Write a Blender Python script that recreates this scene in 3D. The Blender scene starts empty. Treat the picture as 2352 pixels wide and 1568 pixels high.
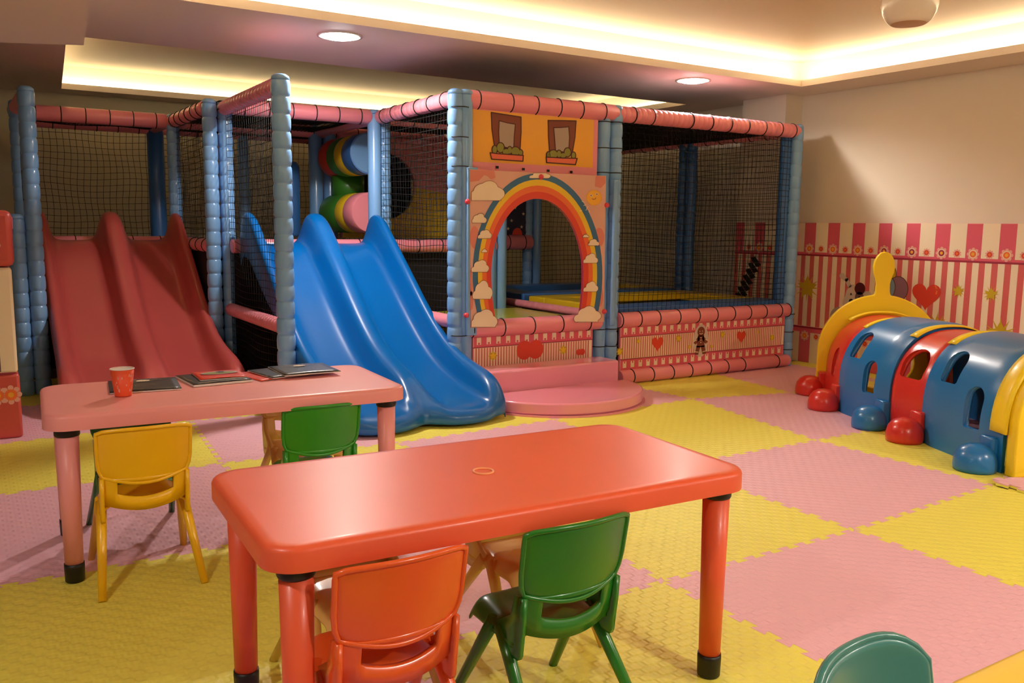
import bpy, bmesh, math, random
from mathutils import Vector, Matrix
from mathutils.geometry import tessellate_polygon
random.seed(7)
PI = math.pi
COL = bpy.context.scene.collection
# ------------------------------------------------------------------ camera
RW = Matrix(((0.84807903, 0.06027626, -0.52643018),
             (-0.52974976, 0.11759644, -0.83996207),
             (0.01127655, 0.99123047, 0.1316624)))
CAM = Vector((0, 0, 1.15))
cd = bpy.data.cameras.new('camera'); co = bpy.data.objects.new('camera', cd); COL.objects.link(co)
co.matrix_world = Matrix.Translation(CAM) @ RW.to_4x4()
cd.sensor_width = 36; cd.lens = 2000 / 2352 * 36; cd.clip_start = .02
bpy.context.scene.camera = co

def ray(px, py):
    return RW @ Vector((px - 1176, -(py - 784), -2000))
def P(px, py, axis, val):
    """point of a real plane (x, y or z = val) seen at a photograph pixel"""
    d = ray(px, py); k = 'xyz'.index(axis)
    return CAM + d * ((val - CAM[k]) / d[k])

# ------------------------------------------------------------------ materials
MATS = {}
def srgb(c):
    return [((v / 255) / 12.92 if v / 255 <= .04045 else ((v / 255 + .055) / 1.055) ** 2.4) for v in c]
def mat(name, rgb, rough=.45, coat=0, bump=None, metal=0, spec=.5, var=0, sss=0):
    if name in MATS: return MATS[name]
    m = bpy.data.materials.new(name); m.use_nodes = True; nt = m.node_tree; b = nt.nodes['Principled BSDF']
    col = srgb(rgb) + [1]
    b.inputs['Base Color'].default_value = col
    b.inputs['Roughness'].default_value = rough; b.inputs['Metallic'].default_value = metal
    b.inputs['Specular IOR Level'].default_value = spec
    b.inputs['Coat Weight'].default_value = coat; b.inputs['Coat Roughness'].default_value = .15
    tc = nt.nodes.new('ShaderNodeTexCoord')
    if var:
        nz = nt.nodes.new('ShaderNodeTexNoise'); nz.inputs['Scale'].default_value = 4; nz.inputs['Detail'].default_value = 5
        nt.links.new(tc.outputs['Object'], nz.inputs['Vector'])
        mx = nt.nodes.new('ShaderNodeMix'); mx.data_type = 'RGBA'
        mx.inputs['A'].default_value = [c * (1 - var) for c in col[:3]] + [1]
        mx.inputs['B'].default_value = [min(1, c * (1 + var)) for c in col[:3]] + [1]
        nt.links.new(nz.outputs['Fac'], mx.inputs['Factor']); nt.links.new(mx.outputs['Result'], b.inputs['Base Color'])
    if bump:
        kind, scale, st, dist = bump
        bp = nt.nodes.new('ShaderNodeBump'); bp.inputs['Strength'].default_value = st; bp.inputs['Distance'].default_value = dist
        if kind == 'noise':
            n = nt.nodes.new('ShaderNodeTexNoise'); n.inputs['Scale'].default_value = scale; n.inputs['Detail'].default_value = 3
            nt.links.new(tc.outputs['Object'], n.inputs['Vector']); nt.links.new(n.outputs['Fac'], bp.inputs['Height'])
        else:   # woven relief: alternate cells ribbed one way and the other
            g = nt.nodes.new('ShaderNodeNewGeometry'); sp = nt.nodes.new('ShaderNodeSeparateXYZ')
            nt.links.new(g.outputs['Position'], sp.inputs[0])
            def sine(out, k, ph=0):
                a = nt.nodes.new('ShaderNodeMath'); a.operation = 'MULTIPLY_ADD'; a.inputs[1].default_value = k; a.inputs[2].default_value = ph
                nt.links.new(out, a.inputs[0]); s = nt.nodes.new('ShaderNodeMath'); s.operation = 'SINE'
                nt.links.new(a.outputs[0], s.inputs[0]); return s.outputs[0]
            def op(o, a, bb, v=None):
                n = nt.nodes.new('ShaderNodeMath'); n.operation = o; nt.links.new(a, n.inputs[0])
                if bb is not None: nt.links.new(bb, n.inputs[1])
                else: n.inputs[1].default_value = v
                return n.outputs[0]
            sx, sy = sine(sp.outputs['X'], scale), sine(sp.outputs['Y'], scale)
            pr = op('MULTIPLY', sx, sy)
            pr = op('MULTIPLY', pr, None, 3.0)
            cl = nt.nodes.new('ShaderNodeClamp'); cl.inputs['Min'].default_value = -1; nt.links.new(pr, cl.inputs['Value'])
            fine = op('MULTIPLY', sine(sp.outputs['X'], scale * 4), None, .18)
            tot = op('ADD', cl.outputs[0], fine)
            nt.links.new(tot, bp.inputs['Height'])
        nt.links.new(bp.outputs['Normal'], b.inputs['Normal'])
    m.diffuse_color = col; MATS[name] = m
    return m
def emis(name, rgb, s):
    m = bpy.data.materials.new(name); m.use_nodes = True; nt = m.node_tree; nt.nodes.clear()
    e = nt.nodes.new('ShaderNodeEmission'); e.inputs[0].default_value = (*rgb, 1); e.inputs[1].default_value = s
    o = nt.nodes.new('ShaderNodeOutputMaterial'); nt.links.new(e.outputs[0], o.inputs[0]); MATS[name] = m; return m

W_WALL = mat('wall_paint', (232, 222, 205), .7, bump=('noise', 60, .08, .002))
W_CEIL = mat('ceiling_paint', (233, 222, 212), .55)
W_BACK = mat('back_wall_paint', (205, 198, 170), .7)
BLUE = mat('blue_vinyl', (124, 176, 232), .28, .5, bump=('noise', 30, .25, .004), var=.06)
BLUED = mat('deep_blue_vinyl', (55, 110, 180), .35, .3, bump=('noise', 30, .2, .004))
PINK = mat('pink_vinyl', (240, 145, 160), .33, .35, bump=('noise', 26, .25, .004), var=.05)
NET = mat('black_netting', (12, 12, 11), .8)
TIE = mat('black_cable_tie', (14, 12, 14), .5)
BLACK = mat('black_rubber', (16, 14, 13), .45)
DARK = mat('black_sheet', (24, 17, 18), .9)
MATY = mat('yellow_foam', (236, 230, 98), .5, bump=('weave', 105, .42, .0022), spec=.4)
MATP = mat('pink_foam', (234, 184, 202), .5, bump=('weave', 105, .42, .0022), spec=.4)
SLB = mat('blue_slide_plastic', (0, 100, 180), .28, .25, var=.06)
SLR = mat('red_slide_plastic', (190, 84, 82), .33, .2, var=.06)
TUB = mat('blue_tunnel_plastic', (30, 118, 190), .3, .2, bump=('noise', 120, .05, .001))
TUR = mat('red_tunnel_plastic', (212, 48, 38), .3, .2, bump=('noise', 120, .05, .001))
TUY = mat('yellow_tunnel_plastic', (255, 224, 36), .35, .1)
TRED = mat('red_table_plastic', (240, 98, 60), .38, .08, bump=('noise', 18, .1, .002), var=.09)
TPNK = mat('pink_table_plastic', (240, 156, 152), .38, .0, bump=('noise', 18, .08, .002), var=.03)
TYEL = mat('yellow_table_plastic', (252, 216, 84), .26, .2)
CYEL = mat('yellow_chair_plastic', (246, 192, 14), .3, .2)
CORG = mat('orange_chair_plastic', (238, 96, 36), .3, .3)
CGRN = mat('green_chair_plastic', (40, 148, 28), .3, .3)
CGRM = mat('mid_green_chair_plastic', (30, 122, 32), .3, .3)
CGRD = mat('dark_green_chair_plastic', (22, 110, 44), .3, .3)
CTAN = mat('amber_chair_plastic', (232, 192, 104), .35, .3)
CTEA = mat('teal_chair_plastic', (58, 134, 128), .28, .3)
PWHT = mat('white_plastic', (236, 226, 214), .25, .4)
PPINK = mat('print_pink', (226, 96, 118), .4, .2)
PPALE = mat('print_pale_pink', (238, 176, 160), .45, .1)
PCREAM = mat('print_cream', (247, 232, 204), .45, .1)
PRED = mat('print_red', (222, 66, 44), .45, .1)
PDKRED = mat('print_dark_red', (160, 44, 70), .45, .1)
PORG = mat('print_orange', (242, 116, 52), .45, .1)
PYEL = mat('print_yellow', (240, 205, 40), .45, .1)
PMUST = mat('print_mustard', (205, 178, 32), .45, .1)
PBLU = mat('print_blue', (52, 112, 158), .45, .1)
PBRN = mat('print_brown', (132, 66, 46), .5)
PDBR = mat('print_outline_brown', (84, 34, 18), .5)
PGRY = mat('print_grey', (176, 160, 146), .5)
PGRN = mat('print_green', (140, 142, 56), .5)
PGLD = mat('print_golden', (246, 180, 52), .4, .1)
PNAVY = mat('print_navy', (30, 34, 70), .5)
PSKIN = mat('print_pale_grey', (214, 200, 190), .5)
PPUR = mat('print_purple', (150, 110, 130), .4, .2)
PGB = mat('print_grey_blue', (135, 165, 185), .4, .2)
BROCH = mat('brochure_cover', (62, 62, 62), .35, .2)
PAPER = mat('paper', (236, 230, 220), .6)
CUPO = mat('orange_paper_cup', (240, 88, 44), .5)
GREENV = mat('green_vinyl', (60, 130, 40), .4, .2)
YELV = mat('yellow_vinyl', (236, 200, 30), .35, .3)
LIMEV = mat('lime_vinyl', (228, 228, 80), .18, .4)
LED = emis('led_strip_light', (1, .88, .60), 26)
LED2 = emis('led_strip_light_dim', (1, .89, .56), 13)
LAMP = emis('downlight_glow', (1, .93, .88), 40)

# ------------------------------------------------------------------ object helpers
def setp(o, label=None, cat=None, group=None, kind=None):
    if label: o['label'] = label
    if cat: o['category'] = cat
    if group: o['group'] = group
    if kind: o['kind'] = kind
    return o
def thing(name, label, cat, loc=(0, 0, 0), rot=0, group=None):
    o = bpy.data.objects.new(name, None); COL.objects.link(o); o.empty_display_size = .1
    o.location = loc; o.rotation_euler = (0, 0, rot); return setp(o, label, cat, group)
def obj(name, bm, mats, parent=None, smooth=False, bevel=0, subsurf=0, solid=0, auto=None, world=True):
    me = bpy.data.meshes.new(name); bmesh.ops.remove_doubles(bm, verts=bm.verts, dist=1e-6) if False else None
    bm.normal_update(); bm.to_mesh(me); bm.free()
    if not isinstance(mats, (list, tuple)): mats = [mats]
    for m in mats: me.materials.append(m)
    o = bpy.data.objects.new(name, me); COL.objects.link(o)
    if parent is not None:
        o.parent = parent
        if world:   # geometry was written in world coordinates
            mw = parent_world(parent)
            o.matrix_parent_inverse = mw.inverted()
    if smooth:
        for p in me.polygons: p.use_smooth = True
    if auto is not None:
        me.set_sharp_from_angle(angle=math.radians(auto))
    if solid:
        s = o.modifiers.new('solid', 'SOLIDIFY'); s.thickness = solid; s.offset = 0
    if bevel:
        s = o.modifiers.new('bevel', 'BEVEL'); s.width = bevel; s.segments = 2; s.limit_method = 'ANGLE'; s.angle_limit = math.radians(40)
        if not smooth:
            for p in me.polygons: p.use_smooth = True
            me.set_sharp_from_angle(angle=math.radians(35))
    if subsurf:
        s = o.modifiers.new('sub', 'SUBSURF'); s.levels = subsurf; s.render_levels = subsurf
    return o
def parent_world(p):
    m = Matrix.Translation(p.location) @ p.rotation_euler.to_matrix().to_4x4() if p.type == 'EMPTY' else Matrix.Identity(4)
    if p.parent is None: return m
    if p.type != 'EMPTY': return Matrix.Identity(4) if p.matrix_parent_inverse != Matrix.Identity(4) else parent_world(p.parent)
    return parent_world(p.parent) @ m
def copy_tree(o, parent=None):
    c = o.copy(); COL.objects.link(c)
    if parent is not None: c.parent = parent
    for ch in list(o.children): copy_tree(ch, c)
    return c
def box(bm, lo, hi, mi=0):
    vs = [bm.verts.new((x, y, z)) for x in (lo[0], hi[0]) for y in (lo[1], hi[1]) for z in (lo[2], hi[2])]
    for f in ((0, 1, 3, 2), (4, 6, 7, 5), (0, 4, 5, 1), (2, 3, 7, 6), (0, 2, 6, 4), (1, 5, 7, 3)):
        bm.faces.new([vs[i] for i in f]).material_index = mi
def frame(d):
    d = d.normalized(); a = Vector((0, 0, 1)) if abs(d.z) < .9 else Vector((1, 0, 0))
    u = d.cross(a).normalized(); return u, u.cross(d).normalized()
def tube(bm, pts, radii, n=10, caps=True, mi=0, closed=False, squash=None):
    pts = [Vector(p) for p in pts]; N = len(pts)
    if not hasattr(radii, '__len__'): radii = [radii] * N
    rings = []; up = None
    for i, p in enumerate(pts):
        if closed: d = pts[(i + 1) % N] - pts[i - 1]
        else: d = pts[min(i + 1, N - 1)] - pts[max(i - 1, 0)]
        d.normalize()
        if up is None: u, v = frame(d)
        else:
            u = (up - d * up.dot(d)).normalized(); v = u.cross(d).normalized()
        up = u
        rings.append([bm.verts.new(p + (u * math.cos(2 * PI * k / n) + v * math.sin(2 * PI * k / n)) * radii[i]) for k in range(n)])
    M = N if closed else N - 1
    for i in range(M):
        a, b = rings[i], rings[(i + 1) % N]
        for k in range(n):
            f = bm.faces.new((a[k], a[(k + 1) % n], b[(k + 1) % n], b[k])); f.material_index = mi; f.smooth = True
    if caps and not closed:
        bm.faces.new(rings[0][::-1]).material_index = mi; bm.faces.new(rings[-1]).material_index = mi
def lathe(bm, prof, c=(0, 0, 0), n=24, mi=0, cap=True):
    rings = [[bm.verts.new((c[0] + r * math.cos(2 * PI * k / n), c[1] + r * math.sin(2 * PI * k / n), c[2] + z)) for k in range(n)] for r, z in prof]
    for a, b in zip(rings, rings[1:]):
        for k in range(n):
            f = bm.faces.new((a[k], a[(k + 1) % n], b[(k + 1) % n], b[k])); f.material_index = mi; f.smooth = True
    if cap:
        bm.faces.new(rings[0][::-1]).material_index = mi; bm.faces.new(rings[-1]).material_index = mi
def prism(bm, loops, fn, t0, t1, mi=0, side_mi=None):
    """extrude a 2-D polygon with holes; fn(u, v, t) -> world point"""
    side_mi = mi if side_mi is None else side_mi
    flat = [p for lp in loops for p in lp]
    tri = tessellate_polygon([[Vector((p[0], p[1], 0)) for p in lp] for lp in loops]) if len(loops) > 1 else [list(range(len(flat)))]
    A = [bm.verts.new(fn(p[0], p[1], t0)) for p in flat]; B = [bm.verts.new(fn(p[0], p[1], t1)) for p in flat]
    for t in tri:
        for S, rev in ((A, False), (B, True)):
            try: f = bm.faces.new([S[i] for i in (t[::-1] if rev else t)]); f.material_index = mi if S is A else side_mi if False else mi
            except ValueError: pass
    o = 0
    for lp in loops:
        n = len(lp)
        for i in range(n):
            j = (i + 1) % n
            try: f = bm.faces.new((A[o + i], A[o + j], B[o + j], B[o + i])); f.material_index = side_mi
            except ValueError: pass
        o += n
    bmesh.ops.recalc_face_normals(bm, faces=bm.faces)
def rrect(x0, y0, x1, y1, r, n=6):
    out = []
    for cx, cy, a0 in ((x1 - r, y1 - r, 0), (x0 + r, y1 - r, 90), (x0 + r, y0 + r, 180), (x1 - r, y0 + r, 270)):
        for k in range(n + 1):
            a = math.radians(a0 + 90 * k / n); out.append((cx + r * math.cos(a), cy + r * math.sin(a)))
    return out
def circ(cx, cy, rx, ry=None, n=24, a0=0):
    ry = rx if ry is None else ry
    return [(cx + rx * math.cos(a0 + 2 * PI * k / n), cy + ry * math.sin(a0 + 2 * PI * k / n)) for k in range(n)]
def star(cx, cy, r, k=5, q=.45, a0=PI / 2, sx=1):
    return [(cx + sx * (r if i % 2 == 0 else r * q) * math.cos(a0 + PI * i / k), cy + (r if i % 2 == 0 else r * q) * math.sin(a0 + PI * i / k)) for i in range(2 * k)]
def heart(cx, cy, w, h):
    out = []
    for i in range(36):
        t = 2 * PI * i / 36
        out.append((cx + w / 2 * math.sin(t) ** 3, cy + h / 2 * ((13 * math.cos(t) - 5 * math.cos(2 * t) - 2 * math.cos(3 * t) - math.cos(4 * t)) / 15)))
    return out
def cloud(cx, cy, w, h, seed=0, flip=-1):
    """bumpy outline, flat-ish bottom; flip=-1 for pixel coordinates (y down)"""
    lobes = [(-.33, -.12, .2), (-.12, .12, .26), (.08, .22, .24), (.28, .0, .22), (-.2, -.25, .16), (.05, -.28, .18), (.25, -.24, .15)]
    rnd = random.Random(seed); lobes = [(a + rnd.uniform(-.03, .03), b + rnd.uniform(-.03, .03), r) for a, b, r in lobes]
    out = []
    for i in range(56):
        t = 2 * PI * i / 56; dx, dy = math.cos(t), math.sin(t); best = .12
        for a, b, r in lobes:
            d = a * dx + b * dy; q = r * r - (a * a + b * b - d * d)
            if q > 0: best = max(best, d + math.sqrt(q))
        out.append((cx + w * best * dx, cy + flip * h * best * dy * 1.25))
    return out
class Decal:
    """flat prints on a real surface: polygons stacked in thin layers"""
    def __init__(s, fn, normal, base=0.0):
        s.fn, s.n, s.bm, s.mats, s.base = fn, Vector(normal), bmesh.new(), [], base
    def add(s, poly, m, layer=1):
        if m not in s.mats: s.mats.append(m)
        mi = s.mats.index(m); off = s.n * (s.base + layer * .0006)
        pts = [s.fn(*p) + off for p in poly]
        tri = tessellate_polygon([[Vector((p[0], p[1], 0)) for p in poly]])
        vs = [s.bm.verts.new(p) for p in pts]
        for t in tri:
            try: f = s.bm.faces.new([vs[i] for i in t]); f.material_index = mi
            except ValueError: pass
    def line(s, pts, w, m, layer=1, closed=True):
        N = len(pts)
        for i in range(N if closed else N - 1):
            a, b = Vector(pts[i]), Vector(pts[(i + 1) % N]); d = b - a
            if d.length < 1e-9: continue
            d.normalize(); n = Vector((-d.y, d.x)) * w / 2; e = d * w * .3
            s.add([a - e - n, b + e - n, b + e + n, a - e + n], m, layer)
    def done(s, name, parent=None):
        for f in s.bm.faces:
            f.normal_update()
            if f.normal.dot(s.n) < 0: f.normal_flip()
        return obj(name, s.bm, s.mats, parent)
def pl(axis, val):
    return lambda a, b: P(a, b, axis, val)

# ------------------------------------------------------------------ room
XW, YB, ZC, ZT = 6.177, 8.95, 2.28, 2.50
def st(name, bm, m, **k):
    return setp(obj(name, bm, m, **k), kind='structure')
bm = bmesh.new(); box(bm, (-2.6, -3.2, -.14), (6.4, 9.1, -.0165)); st('floor', bm, mat('floor_screed', (120, 96, 80), .7))
bm = bmesh.new(); box(bm, (XW, -3.2, -.02), (XW + .12, 9.1, 2.7)); st('wall_right', bm, W_WALL)
bm = bmesh.new(); box(bm, (-2.7, YB, -.02), (6.3, YB + .12, 2.7)); st('wall_back', bm, W_BACK)
bm = bmesh.new(); box(bm, (-2.72, -3.2, -.02), (-2.6, 9.1, 2.7)); st('wall_left', bm, W_WALL)
bm = bmesh.new(); box(bm, (-2.7, -3.3, -.02), (6.3, -3.2, 2.7)); st('wall_front', bm, W_WALL)
bm = bmesh.new(); box(bm, (5.97, 5.2, -.016), (XW, 5.685, ZC)); st('wall_pier', bm, W_WALL)
# ceiling: lowered ring and cross beam (openings), upper slab, recess walls
O1 = (.93, -.6, 5.76, 4.87); O2 = (.77, 6.17, 5.74, 8.62)
def rect(o, d=0):
    if o is O2: return [(.61 - d, 6.17 - d), (5.74 + d, 6.17 - d), (5.74 + d, 8.62 + d), (.79 - d, 8.64 + d)]
    return [(o[0] - d, o[1] - d), (o[2] + d, o[1] - d), (o[2] + d, o[3] + d), (o[0] - d, o[3] + d)]
bm = bmesh.new()
prism(bm, [[(-2.7, -3.3), (6.3, -3.3), (6.3, 9.07), (-2.7, 9.07)], rect(O1), rect(O2)], lambda u, v, t: Vector((u, v, t)), ZC, ZC + .05)
st('ceiling', bm, W_CEIL)
bm = bmesh.new(); box(bm, (-2.7, -3.3, ZT), (6.3, 9.07, ZT + .08)); st('ceiling_upper', bm, mat('recess_paint', (222, 196, 160), .6))
bm = bmesh.new()
for o in (O1, O2):
    d = .15
    prism(bm, [rect(o, d + .03), rect(o, d)], lambda u, v, t: Vector((u, v, t)), ZC + .05, ZT)
st('trim_1', bm, W_CEIL)
# lowered block at upper left
bm = bmesh.new(); prism(bm, [[(.617, 5.423), (-2.5, 6.9), (-2.5, 3.9), (.49, 3.9), (.526, 4.318)]], lambda u, v, t: Vector((u, v, t)), 2.10, ZC + .002)
st('trim_2', bm, W_CEIL)
# LED strips lying on the shelves of the two recesses
for nm, o, lab in (('led_strip', O1, 'warm white LED strip hidden in the cove around the large ceiling recess'),
                   ('led_strip', O2, 'warm white LED strip hidden in the cove of the ceiling recess over the play frame')):
    t = thing(nm, lab, 'light', (o[0], o[1], ZC + .05), 0, 'cove light strips')
    x0, y0, x1, y1 = o; a, b = .112, .138
    for lo, hi in (((x0, y1 + a), (x1, y1 + b)), ((x0, y0 - b), (x1, y0 - a)), ((x0 - b, y0), (x0 - a, y1)), ((x1 + a, y0), (x1 + b, y1))):
        bm = bmesh.new(); box(bm, (lo[0], lo[1], ZC + .051), (hi[0], hi[1], ZC + .063))
        if o is O2 and hi[0] < x0:
            for v in bm.verts: v.co.x += (v.co.y - 8.62) / 2.45 * .18
        obj('light_strip', bm, LED if o is O1 else LED2, t)
# downlights
def downlight(x, y, lab, w=75):
    t = thing('downlight', lab, 'ceiling light', (x, y, ZC), 0, 'recessed downlights')
    bm = bmesh.new(); lathe(bm, [(.112, .002), (.135, -.001), (.136, -.006), (.122, -.008), (.115, -.003)], (x, y, ZC), 32, cap=False); obj('ring', bm, PWHT, t)
    bm = bmesh.new(); lathe(bm, [(.0, -.024), (.05, -.022), (.09, -.014), (.113, -.003)], (x, y, ZC), 32, cap=False); obj('diffuser', bm, LAMP, t)
    ld = bpy.data.lights.new('downlight_lamp', 'SPOT'); ld.energy = w; ld.spot_size = math.radians(165); ld.spot_blend = .5
    ld.shadow_soft_size = .05; ld.color = (1, .90, .79)
    lo = bpy.data.objects.new('downlight_lamp', ld); COL.objects.link(lo); lo.parent = t; lo.location = (0, 0, -.04)
downlight(2.005, 5.206, 'round downlight in the soffit above the blue slide', 85)
downlight(4.847, 5.144, 'round downlight in the soffit near the corner of the large recess', 85)
downlight(2.0, -.98, 'round downlight behind the camera, left one', 105)
downlight(4.8, -.98, 'round downlight behind the camera, right one', 140)
downlight(-1.0, 1.2, 'added fill downlight out of the picture at the left', 40)  # unseen fill lamp added to brighten the left side
# hanging white globe fixture
t = thing('ceiling_fixture', 'white rounded ceiling fixture hanging at the top right of the recess', 'ceiling fixture', (4.18, 2.87, 2.2))
bm = bmesh.new(); lathe(bm, [(.088, 0), (.108, .016), (.128, .05), (.138, .09), (.138, .12), (.125, .165), (.095, .2), (.05, .215), (.03, .22)], (4.18, 2.87, 2.2), 40); obj('globe', bm, PWHT, t)
bm = bmesh.new(); lathe(bm, [(.0, -.003), (.082, -.003), (.088, .0)], (4.18, 2.87, 2.2), 40, cap=False); obj('base_cap', bm, mat('fixture_cap', (196, 160, 130), .5), t)
bm = bmesh.new(); lathe(bm, [(.02, .215), (.02, .295), (.05, .296), (.05, .2995)], (4.18, 2.87, 2.2), 20); obj('stem', bm, PWHT, t)

# ------------------------------------------------------------------ foam mats
XL = [-1.1, -.09, .985, 1.89, 2.853, 3.93, 4.93, 5.95, 6.16]
YL = [-.95, .06, 1.05, 2.044, 3.085, 4.15, 5.12, 6.13, 7.14, 8.15]
OV = {(2, 3): (.93, 2.04), (2, 5): (.989, 4.20), (3, 3): (1.881, 2.044), (4, 3): (2.853, 2.043), (5, 4): (3.913, 3.073), (5, 3): (3.925, 2.106), (5, 5): (4.13, 4.27), (6, 5): (4.913, 4.10),
      (5, 6): (4.03, 5.1), (6, 6): (5.03, 5.1), (4, 4): (2.86, 3.08), (4, 5): (2.95, 4.2), (6, 4): (4.9, 3.08), (6, 3): (4.93, 2.12),
      (2, 6): (1.06, 5.22), (7, 6): (5.97, 5.1), (7, 5): (5.95, 4.12), (8, 6): (6.16, 5.1), (3, 4): (1.9, 3.085)}
def V(i, j): return Vector(OV.get((i, j), (XL[i], YL[j])))
EDGE = {}
def edge(a, b):
    """shared jigsaw edge between grid corners a -> b"""
    key = (a, b) if a < b else (b, a)
    if key not in EDGE:
        p, q = V(*key[0]), V(*key[1]); d = q - p; L = d.length; n = Vector((-d.y, d.x)) / L
        if a[0] == b[0] and a[0] in (0, 8) or a[1] == b[1] and a[1] in (0, 9) or L < .5:
            EDGE[key] = [p, q]
        else:
            N = 11; h = .0125; pts = [p]
            for k in range(N):
                s0, s1 = (k + .27) / N, (k + .73) / N
                sg = h if k % 2 == 0 else -h
                e = .045 / N
                # dovetail teeth: wider at the tip
                pts += [p + d * (s0 + e) + n * (-sg), p + d * (s0 - e) + n * sg, p + d * (s1 + e) + n * sg, p + d * (s1 - e) + n * (-sg)] if k % 2 == 0 else []
            pts = [p]
            for k in range(N):
                s0, s1 = (k + .25) / N, (k + .75) / N; e = .05 / N
                pts += [p + d * (s0 + e) - n * h, p + d * (s0 - e) + n * h, p + d * (s1 + e) + n * h, p + d * (s1 - e) - n * h]
            pts.append(q); EDGE[key] = pts
    e = EDGE[key]
    return list(e) if key == (a, b) else list(e)[::-1]
VIS = {}  # (i, j): label text
def mlab(i, j, s): VIS[(i, j)] = s
C2 = {True: 'pink', False: 'yellow'}
names = {
 (0, 4): 'at the left edge of the picture, left of the pink table leg', (1, 4): 'under the pink table and the yellow chair', (1, 3): 'filling the bottom left corner of the picture',
 (0, 3): 'at the far bottom left edge', (2, 4): 'between the two tables under the green chair', (2, 3): 'behind the long side of the red table', (2, 2): 'under the left half of the red table',
 (1, 2): 'left of the red table front leg', (3, 2): 'under the right end of the red table', (3, 3): 'right behind the red table corner', (2, 1): 'below the orange chair at the bottom edge',
 (3, 1): 'under the green chair at the bottom edge', (3, 4): 'behind the red table, left of the lone step', (4, 4): 'in front of the pink step, reaching toward the tunnel', (4, 3): 'in the middle of the open floor left of the tunnel',
 (4, 2): 'large in the foreground right of the red table leg, second row', (4, 1): 'in the foreground behind the teal chair', (5, 3): 'along the left side of the tunnel', (5, 4): 'beside the red dome feet at the far tunnel end',
 (5, 2): 'with a lifted edge at the right border of the picture', (5, 5): 'along the foot of the play frame right of the step', (4, 5): 'under the rounded pink step', (6, 5): 'in the corner between play frame and striped wall',
 (6, 4): 'behind the tunnel by the striped wall', (7, 5): 'cut narrow along the striped wall by the corner', (7, 4): 'cut narrow along the striped wall behind the tunnel', (2, 5): 'behind the pink table toward the blue slide',
 (1, 5): 'behind the left half of the pink table', (0, 5): 'beside the padded column at the left edge', (3, 5): 'under the foot of the blue slide', (1, 6): 'under the foot of the red slide', (2, 6): 'between the two slides',
 (0, 6): 'behind the padded column', (3, 6): 'under the upper blue slide', (1, 7): 'under the upper red slide', (5, 1): 'at the bottom right corner by the yellow table', (6, 3): 'under the near end of the tunnel', (6, 2): 'right of the lifted mat', (1, 1): 'below the red table left front leg',
 (2, 7): 'in the dark beside the red slide', (3, 1): 'under the green chair at the bottom edge', (0, 7): 'in the dark left of the red slide', (7, 3): 'cut narrow along the wall behind the tunnel front'}
for (i, j), nm in sorted(names.items()):
    # parity from the photograph: mat with corners (4,3)-(5,4) is pink
    pink = (i + j) % 2 == 1
    lp = edge((i, j), (i + 1, j))[:-1] + edge((i + 1, j), (i + 1, j + 1))[:-1] + edge((i + 1, j + 1), (i, j + 1))[:-1] + edge((i, j + 1), (i, j))[:-1]
    c = sum(lp, Vector((0, 0))) / len(lp)
    lp = [(p.x + (c.x - p.x) * .0008, p.y + (c.y - p.y) * .0008) for p in lp]
    if (i, j) == (5, 2):
        bm = bmesh.new()
        def fl(u, v, t):
            k = max(0, min(1, (v - 1.3) / .8)) * max(0, min(1, (4.16 - u) / .12)); return Vector((u, v + .0, t + .022 * k ** 2 + .001))
        prism(bm, [lp], fl, -.006, 0); prism(bm, [lp], fl, -.016, -.0062, mi=1)
        o = obj('foam_mat', bm, [MATP, MATY])
    else:
        bm = bmesh.new(); prism(bm, [lp], lambda u, v, t: Vector((u, v, t)), -.016, 0)
        o = obj('foam_mat', bm, MATP if pink else MATY)
    setp(o, ('pink' if pink else 'yellow') + ' foam mat ' + nm, 'floor mat', 'interlocking foam floor mats')

# ------------------------------------------------------------------ play structure
PS = thing('play_structure', 'tall blue and pink padded indoor play frame with black netting and rainbow doorway', 'play structure', (2.7, 4.98, 0))
def scal_prof(L, r, per, dip):
    """padded sleeve profile pinched by lacing every `per`"""
    n = max(1, round(L / per)); out = []
    for k in range(n):
        for q, f in ((0, 1 - dip), (.05, 1 - dip), (.1, .99), (.3, 1.03), (.6, 1.035), (.9, 1.0), (.97, 1 - dip * .6)):
            out.append(((k + q) / n * L, r * f))
    out.append((L, r * (1 - dip))); return out
def sleeve(p0, p1, r, per=.1, dip=0, n=16):
    p0, p1 = Vector(p0), Vector(p1); d = p1 - p0; L = d.length; bm = bmesh.new()
    pr = scal_prof(L, r, per, dip) if dip else [(0, r * .9), (.01, r), (L - .01, r), (L, r * .9)]
    tube(bm, [p0 + d * (s / L) for s, _ in pr], [q for _, q in pr], n); return bm
def post(x, y, z1=2.0, z0=0.0, r=.05, dip=.09, m=None, per=.098):
    bm = sleeve((x, y, z0), (x, y, z1 - .03), r, per, dip)
    tube(bm, [(x, y, z1 - .032), (x, y, z1 - .012), (x, y, z1)], [r, r * .92, r * .6], 16)
    return obj('post', bm, m or BLUE, PS, smooth=False)
TIE_ME = {}
def ties(parent, p0, p1, r, ts, side=0):
    p0, p1 = Vector(p0), Vector(p1); d = (p1 - p0); dn = d.normalized(); key = (round(r, 3), round(dn.x, 2), round(dn.y, 2), round(dn.z, 2))
    if key not in TIE_ME:
        bm = bmesh.new(); u, v = frame(dn)
        tube(bm, [(u * math.cos(a) + v * math.sin(a)) * (r + .001) for a in [2 * PI * k / 20 for k in range(20)]], .0042, 5, closed=True)
        me = bpy.data.meshes.new('cable_tie'); bm.to_mesh(me); bm.free(); me.materials.append(TIE); TIE_ME[key] = me
    for s in ts:
        o = bpy.data.objects.new('cable_tie', TIE_ME[key]); COL.objects.link(o); o.parent = parent
        o.location = p0 + d * s
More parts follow.
